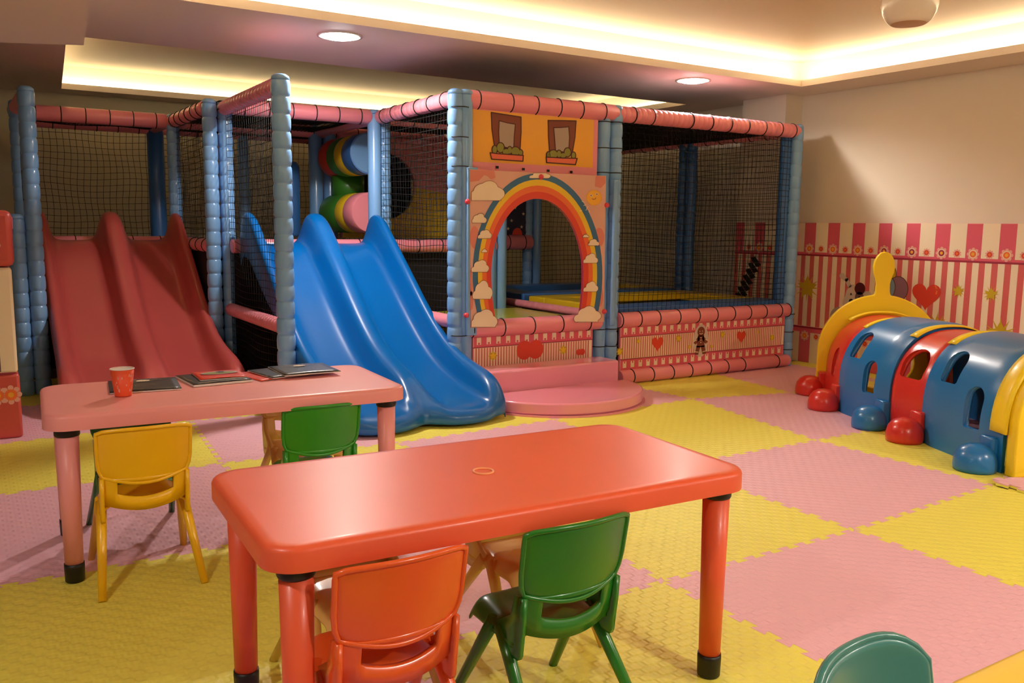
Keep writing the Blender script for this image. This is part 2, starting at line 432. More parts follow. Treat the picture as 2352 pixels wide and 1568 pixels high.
def rail(p0, p1, r=.055, dip=0, nt=0, m=None, per=.07, ts=None, jit=0):
    o = obj('rail', sleeve(p0, p1, r, per, dip), m or PINK, PS)
    ts = ts or [(k + .5) / nt for k in range(nt)] if (nt or ts) else []
    if ts:
        o2 = ties(o, p0, p1, r * (1.0 if not dip else 1.03), ts)
    return o
def net(o, u, v, cell=.045, wob=.01, r=.0018, seed=0, skip=None):
    o, u, v = Vector(o), Vector(u), Vector(v); nu, nv = max(2, round(u.length / cell)), max(2, round(v.length / cell))
    n = u.cross(v).normalized(); ud, vd = u.normalized(), v.normalized(); rnd = random.Random(seed); a1, a2, a3 = [rnd.uniform(0, 6) for _ in range(3)]
    def pt(i, j):
        s, t = i / nu, j / nv; e = min(1, 6 * min(s, 1 - s, t, 1 - t) + .15)
        w1 = math.sin(s * 9 + a1 + 3 * t) * math.sin(t * 7 + a2); w2 = math.sin(s * 5 + t * 11 + a3)
        sag = -4 * s * (1 - s) * .012
        return o + u * s + v * t + n * (wob * 1.4 * w1 * e) + ud * (wob * .8 * w2 * e) + vd * (wob * .8 * w1 * e + sag * e)
    bm = bmesh.new()
    G = [[pt(i, j) for j in range(nv + 1)] for i in range(nu + 1)]
    def cord(ps, ax):
        rr = None
        for p in ps:
            c = [bm.verts.new(p + n * r), bm.verts.new(p + ax * r - n * r * .5), bm.verts.new(p - ax * r - n * r * .5)]
            if rr:
                for k in range(3): bm.faces.new((rr[k], rr[(k + 1) % 3], c[(k + 1) % 3], c[k]))
            rr = c
    for i in range(nu + 1): cord(G[i], ud)
    for j in range(nv + 1): cord([G[i][j] for i in range(nu + 1)], vd)
    return obj('net', bm, NET, PS)

Z1 = 1.945
# posts
post(2.68, 4.98); post(2.745, 4.965, r=.047, dip=0)
post(3.965, 4.975); post(3.87, 4.99, r=.048, dip=.05, per=.235)
post(5.865, 4.975, dip=.06); post(5.80, 5.03, r=.045, dip=0, m=BLUED)
post(5.86, 6.19, m=BLUED, dip=.04); post(5.86, 6.30, m=BLUED); post(5.86, 7.5, m=BLUED)
post(2.75, 6.25); post(2.665, 6.24, r=.05, dip=0); post(3.79, 6.24, r=.05, dip=0); post(3.69, 6.24, r=.05, dip=0)
post(2.65, 7.5, r=.06, dip=0); post(2.78, 7.5, r=.06, dip=0); post(4.87, 7.5, r=.05, dip=.05); post(4.98, 7.5, r=.05, dip=0); post(3.95, 7.5)
post(1.61, 6.42); post(1.50, 6.40); post(1.60, 5.10, r=.054); post(1.47, 7.5); post(.39, 6.52); post(.37, 7.3)
post(.29, 6.52, z1=1.19); post(1.45, 8.15, r=.07, dip=0, m=BLUED); post(.42, 8.15, r=.05, dip=0, m=BLUED); post(2.2, 8.15, dip=.05)
# top rails
rail((2.735, 4.98, Z1), (3.965, 4.98, Z1), .06, ts=[.08, .28, .44, .59, .74, .9])
rail((3.965, 4.98, Z1), (5.865, 4.98, Z1), .055, dip=.03, ts=[.08, .17, .37, .475, .58, .68, .78, .88, .965], per=.05)
rail((2.70, 6.20, Z1), (2.69, 5.02, Z1), .05, dip=.04, nt=6)
rail((5.86, 5.02, Z1), (5.86, 7.5, Z1), .045, dip=.04, nt=14)
rail((1.62, 6.28, Z1), (2.64, 6.25, Z1), .055, nt=6)
rail((1.605, 5.15, Z1), (1.605, 6.40, Z1), .05, dip=.10, nt=0)
rail((1.49, 6.45, Z1), (1.47, 7.47, Z1), .05, dip=.10, nt=6)
rail((.42, 7.52, Z1), (1.43, 7.52, Z1), .058, nt=6)
rail((.39, 6.55, Z1), (.37, 7.5, Z1), .05, dip=.1)
rail((.42, 8.15, Z1), (1.4, 8.15, Z1), .05, nt=6); rail((1.44, 7.55, Z1), (1.44, 8.12, Z1), .045)
rail((1.5, 8.15, Z1), (3.9, 8.15, Z1), .05, nt=12); rail((1.5, 7.5, Z1), (3.95, 7.5, Z1), .055, nt=12)
rail((2.68, 6.25, Z1), (3.9, 6.25, Z1), .05, nt=6); rail((2.68, 6.3, Z1), (2.68, 7.46, Z1), .05); rail((3.95, 7.5, Z1), (5.86, 7.5, Z1), .05, nt=10)
rail((3.92, 5.02, Z1), (3.92, 7.5, Z1), .045)
# platform edge rails
ZP = .985
for a, b in (((2.72, 6.25, ZP), (3.74, 6.25, ZP)), ((1.6, 6.30, ZP), (2.66, 6.30, ZP)), ((1.5, 6.45, ZP), (1.5, 7.45, ZP)), ((.42, 7.55, ZP), (1.45, 7.55, ZP)), ((.27, 6.5, 1.13), (-.7, 6.5, 1.13))):
    rail(a, b, .05, nt=5)
rail((3.95, 7.46, ZP), (4.88, 7.46, ZP), .075, nt=5)
rail((1.605, 5.12, .53), (1.605, 6.38, .53), .045, dip=.03, per=.05)
rail((2.69, 5.02, .52), (2.69, 6.22, .52), .045)
# low front rails
rail((2.76, 4.955, .475), (3.84, 4.955, .475), .058, ts=[.02, .24, .46, .68, .90])
rail((4.01, 4.955, .475), (5.83, 4.955, .475), .056, ts=[.008, .105, .205, .315, .425, .53, .635, .735, .835, .935, .995])
rail((4.03, 4.94, .052), (5.84, 4.94, .052), .052, ts=[.06, .165, .275, .38, .49, .595, .70, .92])
rail((2.8, 4.955, .05), (3.84, 4.955, .05), .05)
# nets
net((4.01, 4.985, .52), (1.81, 0, 0), (0, 0, 1.39), seed=1)
net((5.87, 5.02, .5), (0, 2.46, 0), (0, 0, 1.41), seed=2)
net((5.84, 7.5, .5), (-1.85, 0, 0), (0, 0, 1.41), seed=3, cell=.05)
net((2.70, 5.03, .02), (0, 1.17, 0), (0, 0, 1.9), seed=4)
net((1.605, 5.16, .02), (0, 1.2, 0), (0, 0, 1.9), seed=5)
net((1.48, 6.48, 1.02), (0, .98, 0), (0, 0, .88), seed=6)
net((.44, 8.16, 1.0), (.98, 0, 0), (0, 0, .92), seed=7, cell=.05)
net((1.52, 8.16, 1.0), (2.4, 0, 0), (0, 0, .92), seed=8, cell=.05)
net((.385, 6.56, 0.02), (0, .92, 0), (0, 0, 1.9), seed=9)
net((2.8, 6.27, 1.02), (1.05, 0, 0), (0, 0, .88), seed=10)
net((4.0, 5.05, 1.93), (1.84, 0, 0), (0, 2.4, 0), seed=11, cell=.032, r=.0028)
net((2.74, 5.05, 1.93), (1.16, 0, 0), (0, 1.15, 0), seed=12, cell=.032, r=.0028)
net((.45, 7.6, 1.93), (.95, 0, 0), (0, .52, 0), seed=13, cell=.032, r=.0028)
net((1.55, 6.35, 1.93), (1.05, 0, 0), (0, 1.1, 0), seed=14, cell=.032, r=.0028)
net((1.55, 7.55, 1.93), (2.35, 0, 0), (0, .56, 0), seed=15, cell=.032, r=.0028)
# black panels for the netting and shade under the decks; roof sheets
def sheet(name, lo, hi, m, parent=PS):
    bm = bmesh.new(); box(bm, lo, hi); return obj(name, bm, m, parent)
for lo, hi in (((1.62, 6.31, .0), (2.66, 6.32, .94)), ((.46, 7.60, 0), (1.46, 7.61, .94)), ((1.505, 6.47, 0), (1.515, 7.48, .94)), ((2.76, 6.29, 0), (3.8, 6.30, .93)), ((.9, 8.22, 0), (3.9, 8.23, .94))):
    sheet('underdeck_shade_panel', lo, hi, DARK)
for lo, hi in (((2.76, 5.05, 1.99), (3.9, 6.2, 1.996)), ((4.0, 5.05, 1.985), (5.8, 7.42, 1.991)), ((.46, 7.6, 1.985), (1.4, 8.1, 1.991)), ((1.56, 6.36, 1.985), (2.62, 7.42, 1.991)), ((1.56, 7.58, 1.985), (3.9, 8.1, 1.991)), ((2.76, 6.32, 1.985), (3.86, 7.42, 1.991))):
    sheet('roof_panel', lo, hi, DARK)
# decks
sheet('deck', (1.64, 6.36, .93), (3.9, 8.12, .975), mat('deck_vinyl', (90, 80, 60), .6)); sheet('deck', (.44, 7.62, .93), (1.44, 8.12, .975), MATS['deck_vinyl'])
sheet('deck', (3.97, 7.53, .93), (4.84, 8.1, .975), MATS['deck_vinyl'])
sheet('deck', (2.76, 5.02, .40), (3.93, 6.2, .465), LIMEV)
# lower facade panels with print
def front_panel(x0, x1, yf, deco):
    bm = bmesh.new(); box(bm, (x0, yf, .06), (x1, yf + .025, .47)); p = obj('front_panel', bm, PINK, PS, bevel=.004)
    D = Decal(lambda x, z: Vector((x, yf, z)), (0, -1, 0))
    D.add([(x0 + .01, .1), (x1 - .01, .1), (x1 - .01, .422), (x0 + .01, .422)], PPINK, 1)
    D.add([(x0 + .01, .185), (x1 - .01, .185), (x1 - .01, .345), (x0 + .01, .345)], PCREAM, 2)
    k = 0; x = x0 + .02
    while x < x1 - .03:
        D.add([(x, .187), (x + .011, .187), (x + .011, .343), (x, .343)], mat('print_rose', (214, 120, 108), .45), 3); x += .0215
    x = x0 + .03
    while x < x1 - .05:
        for z0, z1, zd in ((.366, .414, .374), (.118, .166, .158)):
            D.add([(x, z0), (x + .034, z0), (x + .034, z1), (x, z1)], PCREAM, 2); D.add(circ(x + .017, zd, .008, n=10), PPINK, 3)
        x += .0755
    for z in (.348, .182): D.add([(x0, z - .003), (x1, z - .003), (x1, z + .003), (x0, z + .003)], PDKRED, 4)
    for kind, px, py, s in deco:
        q = P(px, py, 'y', yf); x, z = q.x, q.z
        if kind == 'heart': D.add(heart(x, z, s, s * 1.0), PRED, 5)
        if kind == 'star':
            D.add(star(x, z, s, 8, .6), PMUST, 5); D.add(star(x, z, s * .75, 5, .5), PYEL, 6)
        if kind == 'apple':
            D.add(circ(x - s * .23, z, s * .32, s * .33), PRED, 5); D.add(circ(x + s * .23, z, s * .32, s * .33), PRED, 5.5)
        if kind == 'man':
            h = s; Bn, Ln = PBRN, PCREAM
            D.add(circ(x, z, h * .34, h * .55), PSKIN, 5)
            for poly in (circ(x, z + h * .30, h * .17, n=20), [(x - h * .14, z + h * .18), (x + h * .14, z + h * .18), (x + h * .18, z - h * .22), (x - h * .18, z - h * .22)],
                         [(x - h * .1, z + h * .17), (x - h * .33, z - h * .06), (x - h * .22, z - h * .12), (x - h * .05, z + h * .05)], [(x + h * .1, z + h * .17), (x + h * .33, z - h * .06), (x + h * .22, z - h * .12), (x + h * .05, z + h * .05)],
                         [(x - h * .18, z - h * .15), (x - h * .26, z - h * .45), (x - h * .1, z - h * .47), (x, z - h * .18)], [(x + h * .18, z - h * .15), (x + h * .26, z - h * .45), (x + h * .1, z - h * .47), (x, z - h * .18)]):
                D.add(poly, Bn, 6)
            for dx, dz in ((-.06, .32), (.06, .32)): D.add(circ(x + dx * h, z + dz * h, h * .018, n=8), Ln, 7)
            D.line([(x - h * .07, z + h * .25), (x, z + h * .22), (x + h * .07, z + h * .25)], h * .02, Ln, 7, False)
            for dz in (.1, .02, -.06): D.add(circ(x, z + dz * h, h * .02, n=8), Ln, 7)
            for sx in (-1, 1):
                D.line([(x + sx * h * .21, z + h * .03), (x + sx * h * .30, z - h * .0)], h * .025, Ln, 7, False)
                D.line([(x + sx * h * .24, z - h * .36), (x + sx * h * .1, z - h * .38)], h * .025, Ln, 7, False)
    D.done('printed_graphic', p)
front_panel(4.035, 5.80, 4.945, [('star', 1423, 807, .036), ('star', 1465, 783, .022), ('heart', 1510, 788, .115), ('star', 1558, 777, .032), ('star', 1583, 796, .02), ('man', 1609, 782, .235), ('star', 1634, 795, .018), ('star', 1659, 768, .03), ('heart', 1702, 772, .105), ('star', 1741, 762, .015), ('star', 1773, 775, .032)])
front_panel(2.80, 3.79, 4.955, [('star', 1132, 817, .038), ('apple', 1217, 803, .2), ('star', 1293, 803, .038), ('apple', 1333, 808, .07)])
# yellow upper panel with two printed windows
YP = 4.965
bm = bmesh.new(); box(bm, (2.79, YP, 1.50), (3.80, YP + .02, 1.91)); yp = obj('upper_panel', bm, PINK, PS)
D = Decal(pl('y', YP), (0, -1, 0))
D.add([(1086, 251), (1364, 275), (1361, 385), (1087, 371)], PGLD, 1)
S = 8.4
def c3(*pts): return [(1100 + a / S, 220 + b / S) for a, b in pts]
for fr, pane, sill, bush in (
    (((235, 320), (520, 365), (810, 410), (812, 700), (790, 1060), (300, 1000), (250, 650)), ((388, 480), (540, 520), (700, 548), (680, 760), (668, 1040), (390, 960), (378, 700)), ((210, 1098), (400, 1120), (850, 1150), (842, 1262), (240, 1222)), ((300, 1040, 48, 80), (410, 1000, 72, 95), (520, 1080, 70, 60), (590, 1050, 45, 70), (700, 1070, 85, 85), (800, 1100, 40, 60))),
    (((1332, 475), (1600, 478), (1872, 485), (1850, 800), (1795, 1130), (1360, 1080), (1340, 800)), ((1438, 615), (1580, 610), (1730, 598), (1745, 800), (1728, 1100), (1475, 1060), (1455, 800)), ((1292, 1182), (1600, 1200), (1888, 1208), (1855, 1328), (1300, 1288)), ((1340, 1140, 40, 60), (1430, 1130, 85, 85), (1540, 1120, 45, 70), (1620, 1150, 60, 50), (1705, 1090, 65, 85), (1820, 1150, 40, 65)))):
    D.add(c3(*fr), PBRN, 2); D.line(c3(*fr), 2.6, PDBR, 3); D.add(c3(*pane), PGRY, 3); D.line(c3(*pane), 2.4, PDBR, 4)
    for a, b, rx, ry in bush:
        D.add(circ(1100 + a / S, 220 + b / S, (rx + 14) / S, (ry + 14) / S, 20), PDBR, 5)
    for a, b, rx, ry in bush: D.add(circ(1100 + a / S, 220 + b / S, (rx - 6) / S, (ry - 6) / S, 20), PGRN, 6)
    D.add(c3(*sill), mat('print_coral', (236, 116, 84), .45), 7); D.line(c3(*sill), 2.6, PDBR, 8)
D.done('printed_windows', yp)
bm = bmesh.new()
for px, py in ((1142, 384), (1202, 388.5), (1259, 392), (1312, 395)): 
    q = P(px, py, 'y', YP - .004); box(bm, q - Vector((.008, .006, .008)), q + Vector((.008, .006, .008)))
obj('tie_end', bm, TIE, yp)
for zt_ in (1.88, 1.70, 1.53):
    bmt = bmesh.new()
    for xx, rr in ((3.87, .05), (3.965, .053)):
        tube(bmt, [(xx + (rr + .001) * math.cos(a), (4.99 if xx < 3.9 else 4.975) + (rr + .001) * math.sin(a), zt_) for a in [2 * PI * k / 20 for k in range(20)]], .0035, 5, closed=True)
    obj('post_strap', bmt, TIE, PS)
for zt_ in (.415, .29):
    bmt = bmesh.new()
    for xx, rr in ((3.87, .05), (3.965, .053)):
        tube(bmt, [(xx + (rr + .001) * math.cos(a), (4.99 if xx < 3.9 else 4.975) + (rr + .001) * math.sin(a), zt_) for a in [2 * PI * k / 20 for k in range(20)]], .0035, 5, closed=True)
    obj('post_strap', bmt, TIE, PS)
for zt_, xx, yy, rr in ((1.885, 2.70, 4.965, .062), (1.70, 2.70, 4.965, .062), (1.52, 2.70, 4.965, .062), (.44, 2.70, 4.965, .062), (.44, 5.865, 4.975, .055), (.29, 5.865, 4.975, .055), (.14, 5.865, 4.975, .055)):
    bmt = bmesh.new(); tube(bmt, [(xx + rr * math.cos(a), yy + rr * math.sin(a), zt_) for a in [2 * PI * k / 20 for k in range(20)]], .0035, 5, closed=True); obj('post_strap', bmt, TIE, PS)
# rainbow arch board
YA = 4.895
def ell(a, bu, bd, cx=1234.5, cy=628, t0=-30, t1=210, n=40, dx=0):
    out = []
    for k in range(n + 1):
        t = math.radians(t0 + (t1 - t0) * k / n); s, c = math.sin(t), math.cos(t)
        out.append((cx + a * c + dx, cy - (bu if s > 0 else bd) * s))
    return out
inner = ell(106, 172, 250, t0=-26.5, t1=206.5); arch = inner
board = [(1079, 389), (1240, 396), (1391, 405), (1388, 738)] + arch[0:1] + []
TLB, TRB = (1079, 389), (1392, 404)
lp = [(1079, 389), (1392, 404), (1387, 739), (1324, 741.5)] + inner + [(1143, 750), (1081, 753)]
lpw = [(P(a, b, 'y', YA).x, P(a, b, 'y', YA).z) for a, b in lp]
bm = bmesh.new(); prism(bm, [lpw], lambda u, v, t: Vector((u, t, v)), YA, YA + .025, 0, 1)
ab = obj('arch_panel', bm, [mat('print_peach', (228, 178, 160), .35, .2), PDKRED], PS)
bm = bmesh.new(); box(bm, (2.725, YA + .002, .44), (2.80, 4.935, 1.515)); box(bm, (2.80, YA + .026, .9), (2.83, 4.93, 1.50)); obj('side_padding', bm, BLUE, PS, bevel=.012)
bm = bmesh.new(); box(bm, (3.915, YA + .012, .44), (3.955, 4.93, 1.48)); obj('side_padding', bm, BLUE, PS, bevel=.01)
D = Decal(pl('y', YA), (0, -1, 0))
DUSK = mat('print_dusky_pink', (222, 138, 124), .45)
for poly in ([(1079, 390), (1135, 392), (1138, 408), (1128, 412), (1120, 405), (1112, 402), (1100, 415), (1080, 418)], [(1368, 404), (1391, 405), (1391, 420), (1380, 432), (1366, 428)],
             circ(1090, 545, 11, 26), circ(1376, 545, 12, 22), circ(1378, 680, 7, 24), circ(1082, 690, 5, 22), circ(1082, 650, 4, 30)):
    D = Decal(pl('y', YA), (0, -1, 0)); D.add([(min(1391, max(1080, a)), b) for a, b in poly], DUSK, 1); D.done('sky_patch', ab)
def band(a0, u0, a1, u1, m, ly, t0=-25.5, t1=207):
    D = Decal(pl('y', YA), (0, -1, 0))
    o = ell(a0, u0, 252, t0=t0, t1=t1); i = ell(a1, u1, 251, t0=t0, t1=t1)
    for k in range(len(o) - 1): D.add([o[k], o[k + 1], i[k + 1], i[k]], m, ly)
    D.done('rainbow_band', ab)
band(149, 230, 137, 216, PBLU, 2); band(137, 216, 127, 202, PYEL, 2); band(127, 202, 117, 188, PORG, 2); band(117, 188, 106.2, 172.2, PRED, 2)
D = Decal(pl('y', YA), (0, -1, 0), base=.002)
for n_, (cx, cy, w, h, s) in enumerate(((1117, 446, 82, 54, 1), (1100, 505, 34, 26, 2), (1114, 541, 32, 25, 3), (1112, 577, 13, 10, 4), (1103, 616, 42, 32, 5), (1108, 673, 46, 50, 6), (1111, 738, 66, 50, 7), (1345, 543, 14, 9, 8), (1363, 559, 25, 18, 9),
                                      (1356, 597, 33, 26, 10), (1357, 662, 34, 28, 11), (1350, 726, 62, 42, 12), (1241, 404, 48, 20, 13))):
    pts = cloud(cx, cy, w, h, s)
    pts = [(min(1386, max(1082, a)), max(397, min((739 if cx > 1300 else 751) if cy > 700 else cy + .27 * h, b))) for a, b in pts]
    D = Decal(pl('y', YA), (0, -1, 0), base=.002)
    D.line(pts, .8, PBRN, 3); D.add(pts, PCREAM, 2); D.done('cloud', ab)
D = Decal(pl('y', YA), (0, -1, 0), base=.002)
D.add(star(1364, 454, 19, 16, .88), PGLD, 1)
D.add(circ(1364, 454, 16), mat('print_sun', (250, 190, 60), .5), 2)
for a in (1357, 1370): D.add(circ(a, 449 if a < 1360 else 446, 3, 3, 12), PCREAM, 3); D.add(circ(a, 449 if a < 1360 else 446, 1.5, 1.5, 8), PBRN, 4)
D.line([(1359, 456), (1362, 458), (1366, 457), (1368, 454)], 1.2, PBRN, 4, False); D.done('sun_face', ab)
D = Decal(pl('y', YA), (0, -1, 0), base=.003)
for a, b in (((1336, 462), (1341, 464)), ((1340, 472), (1345, 470)), ((1345, 483), (1350, 474)), ((1352, 487), (1354, 484)), ((1330, 485), (1336, 483))): D.line([a, b], 1.2, PCREAM, 1, False)
D.done('ray_marks', ab)
for px, py in ((1074, 463), (1394, 471), (1071, 724), (1388, 715), (1243, 406)):
    q = P(px, py, 'y', YA - .006); bm = bmesh.new(); bmesh.ops.create_uvsphere(bm, u_segments=16, v_segments=10, radius=.018, matrix=Matrix.Translation(q))
    obj('bolt_cap', bm, mat('red_bolt_cap', (224, 66, 84), .25, .4), ab, smooth=True)
# starry panel and panel with the round hole, deep inside
bm = bmesh.new(); box(bm, (4.42, 7.47, 1.03), (4.84, 7.49, 1.55)); sp = obj('starry_panel', bm, PNAVY, PS)
D = Decal(lambda x, z: Vector((x, 7.47, z)), (0, -1, 0))
for x, z in ((4.66, 1.2), (4.78, 1.14), (4.7, 1.33), (4.8, 1.27), (4.62, 1.12), (4.76, 1.42), (4.58, 1.3), (4.5, 1.2)):
    D = Decal(lambda x, z: Vector((x, 7.47, z)), (0, -1, 0)); D.add(star(x, z, .02), PCREAM, 1); D.done('star', sp)
D = Decal(lambda x, z: Vector((x, 7.47, z)), (0, -1, 0)); D.add(circ(4.73, 1.06, .06, .07), PRED, 1); D.done('red_blob', sp)
bm = bmesh.new()
hc = circ(3.25, 1.49, .30, n=32)
prism(bm, [[(2.84, 1.03), (3.9, 1.03), (3.9, 1.44), (3.9, 1.92), (2.84, 1.92)], hc], lambda u, v, t: Vector((u, t, v)), 7.38, 7.42)
for f in bm.faces:
    if f.calc_center_median().z < 1.46: f.material_index = 1
obj('hole_panel', bm, [PINK, YELV], PS)
sheet('hole_shade_sheet', (2.9, 7.6, 1.1), (3.62, 7.61, 1.85), DARK)  # black sheet standing in for the darkness behind the round hole
# rollers hanging in the upper deck
def roller(z, cols, lab, x=2.79, y0=6.62, y1=7.38, r=.165):
    t = thing('foam_roller', lab, 'foam roller', (x, (y0 + y1) / 2, z), 0, 'padded rollers above the blue slide')
    n = len(cols) 
    for k, (m, a, b) in enumerate(cols):
        bm = bmesh.new(); pr = [(a, r * .93), (a + .015, r), (b - .015, r), (b, r * .985)]
        tube(bm, [(x, s, z) for s, _ in pr], [q for _, q in pr], 32); obj('roller_band', bm, m, t, auto=40)
    return t
roller(1.71, [(BLUE, 6.62, 6.64), (BLUED, 6.64, 6.83), (YELV, 6.83, 7.0), (GREENV, 7.0, 7.18), (PRED, 7.18, 7.38)], 'upper padded roller with blue end and yellow, green and red bands')
roller(1.24, [(PINK, 6.62, 6.82), (YELV, 6.82, 7.0), (GREENV, 7.0, 7.38)], 'lower padded roller with pink end and yellow and green bands')
bm = bmesh.new(); tube(bm, [(2.85, 7.25, 1.36), (2.85, 7.25, 1.56)], .14, 24); setp(obj('foam_drum', bm, GREENV), 'dark green padded drum between the two striped rollers', 'foam roller')
t = thing('punching_bag', 'narrow blue hanging bag with yellow strap left of the rollers', 'punching bag', (2.32, 7.2, 1.1))
bm = bmesh.new(); tube(bm, [(2.36, 7.3, 1.04), (2.36, 7.3, 1.06), (2.36, 7.3, 1.62), (2.36, 7.3, 1.66)], [.06, .075, .075, .05], 18); obj('bag', bm, BLUED, t)
bm = bmesh.new(); tube(bm, [(2.30, 7.22, 1.60), (2.33, 7.22, 1.74), (2.28, 7.22, 1.89)], .012, 8); tube(bm, [(2.28, 7.22, 1.14), (2.30, 7.22, 1.4), (2.27, 7.22, 1.62)], .018, 8); obj('strap', bm, YELV, t)

# ------------------------------------------------------------------ trampolines
def tramp(x0, y0, x1, y1, z, padm, lab, side=None):
    t = thing('trampoline', lab, 'trampoline', ((x0 + x1) / 2, (y0 + y1) / 2, 0), 0)
    w = .24; s = [(x0, y0, x1, y0 + w), (x0, y1 - w, x1, y1), (x0, y0 + w, x0 + w, y1 - w), (x1 - w, y0 + w, x1, y1 - w)]
    for k, (a, b, c, d) in enumerate(s):
        bm = bmesh.new(); box(bm, (a, b, z - .07), (c, d, z)); obj('edge_pad', bm, padm[k % len(padm)], t, bevel=.012)
    bm = bmesh.new(); box(bm, (x0 + w * .8, y0 + w * .8, z - .085), (x1 - w * .8, y1 - w * .8, z - .075)); obj('jump_mat', bm, BLACK, t)
    bm = bmesh.new()
    for a in (x0 + .03, x1 - .06):
        for b in (y0 + .03, y1 - .06): box(bm, (a, b, 0), (a + .03, b + .03, z - .04))
    obj('support_frame', bm, BLACK, t)
tramp(4.06, 5.03, 5.80, 6.22, .56, [BLUED, YELV, YELV, YELV], 'trampoline with yellow edge pads behind the front net')
tramp(4.06, 6.3, 5.80, 7.42, .57, [BLUED, BLUED, BLUED, YELV], 'trampoline with blue edge pads at the back of the play frame')
bm = sleeve((3.99, 5.06, .495), (3.99, 7.4, .495), .032, .08, .05); setp(obj('foam_roll', bm, PINK), 'long pink padded roll lying beside the trampoline inside the arch', 'foam roll')
# ------------------------------------------------------------------ entrance step
t = thing('entrance_step', 'glossy pink two-tier step with rounded lower tread below the rainbow doorway', 'step', (3.3, 4.72, 0))
PSTEP = mat('pink_step_vinyl', (238, 152, 176), .16, .6, var=.03)
bm = bmesh.new(); box(bm, (2.72, 4.715, .0), (3.845, 4.935, .225)); obj('upper_tread', bm, PSTEP, t, bevel=.014)
half = [(3.30 + .60 * math.cos(a), 4.712 - .56 * math.sin(a) ** 1.0) for a in [PI * k / 40 for k in range(41)]]
bm = bmesh.new(); prism(bm, [half], lambda u, v, s: Vector((u, v, s)), .012, .085); obj('lower_tread', bm, PSTEP, t, bevel=.01)
half = [(3.30 + .615 * math.cos(a), 4.712 - .575 * math.sin(a)) for a in [PI * k / 40 for k in range(41)]]
bm = bmesh.new(); prism(bm, [half], lambda u, v, s: Vector((u, v, s)), .0, .012); obj('base_sheet', bm, PSTEP, t)

# ------------------------------------------------------------------ slides
def slide(x0, yo, m, lab):
    """double-lane moulded slide; yo = y of the top platform edge"""
    t = thing('slide', lab, 'slide', (x0 + .5, yo, 0), 0, 'double moulded slides')
    prof = [(.09, .985, .10, .6), (.045, 1.0, .215, 1), (-.02, 1.0, .222, 1), (-.08, .99, .222, 1), (-.17, .95, .222, 1), (-.34, .83, .20, 1), (-.56, .665, .19, 1), (-.80, .475, .18, 1), (-1.02, .325, .165, 1),
            (-1.22, .225, .15, 1), (-1.42, .165, .145, 1), (-1.60, .13, .145, 1), (-1.72, .112, .125, 1), (-1.79, .092, .06, 1), (-1.815, .05, .02, 1), (-1.80, .015, .012, 1)]
    # across: (x, rim fraction, mid?) two lanes
    W = 1.02
    half = [(-.0, -.42), (.0, .25), (.003, .85), (.016, 1.0), (.050, .985), (.068, .80), (.086, .34), (.114, .07), (.155, .0), (.25, .0), (.345, .0), (.386, .06), (.416, .26), (.440, .70), (.462, .97), (.51, 1.0)]
    full = half + [(W - a, b) for a, b in half[-2::-1]]
    bm = bmesh.new(); rings = []
    for i, (dy, zb, h, k) in enumerate(prof):
        ring = []
        for a, b in full:
            lane = abs(math.sin(PI * min(1, max(0, (a if a < W / 2 else W - a) / (W / 2)))))
            f = max(0, min(1, (-dy - 1.2) / .55)); y = yo + dy - .11 * f * f * lane
            z = zb + h * b
            mid = 1 if abs(a - W / 2) < .09 else 0
            if mid and dy < -1.55: z = zb + h * b * (.9 if dy > -1.7 else .35)
            if b < 0: z = zb + h * .95 - .30 * (.4 + .6 * min(1, zb)) if zb > .5 else max(.0, zb + h - .14)
            flare = .03 * f
            x = x0 + a + (-flare if a < .06 else flare if a > W - .06 else 0)
            ring.append(bm.verts.new((x, y, max(z, .004))))
        rings.append(ring)
    for a, b in zip(rings, rings[1:]):
        for k in range(len(full) - 1): bm.faces.new((a[k], b[k], b[k + 1], a[k + 1]))
    o = obj('slide_body', bm, m, t, smooth=True, solid=.012, subsurf=2)
    # underframe legs
    bm = bmesh.new()
    for x in (x0 + .2, x0 + .8): tube(bm, [(x, yo - .02, 0), (x, yo - .02, .94)], .02, 10)
    obj('support', bm, BLACK, t)
    return t
slide(1.655, 6.19, SLB, 'blue double-lane plastic slide in the middle of the play frame')
slide(.455, 7.42, SLR, 'red double-lane plastic slide at the left end of the play frame')

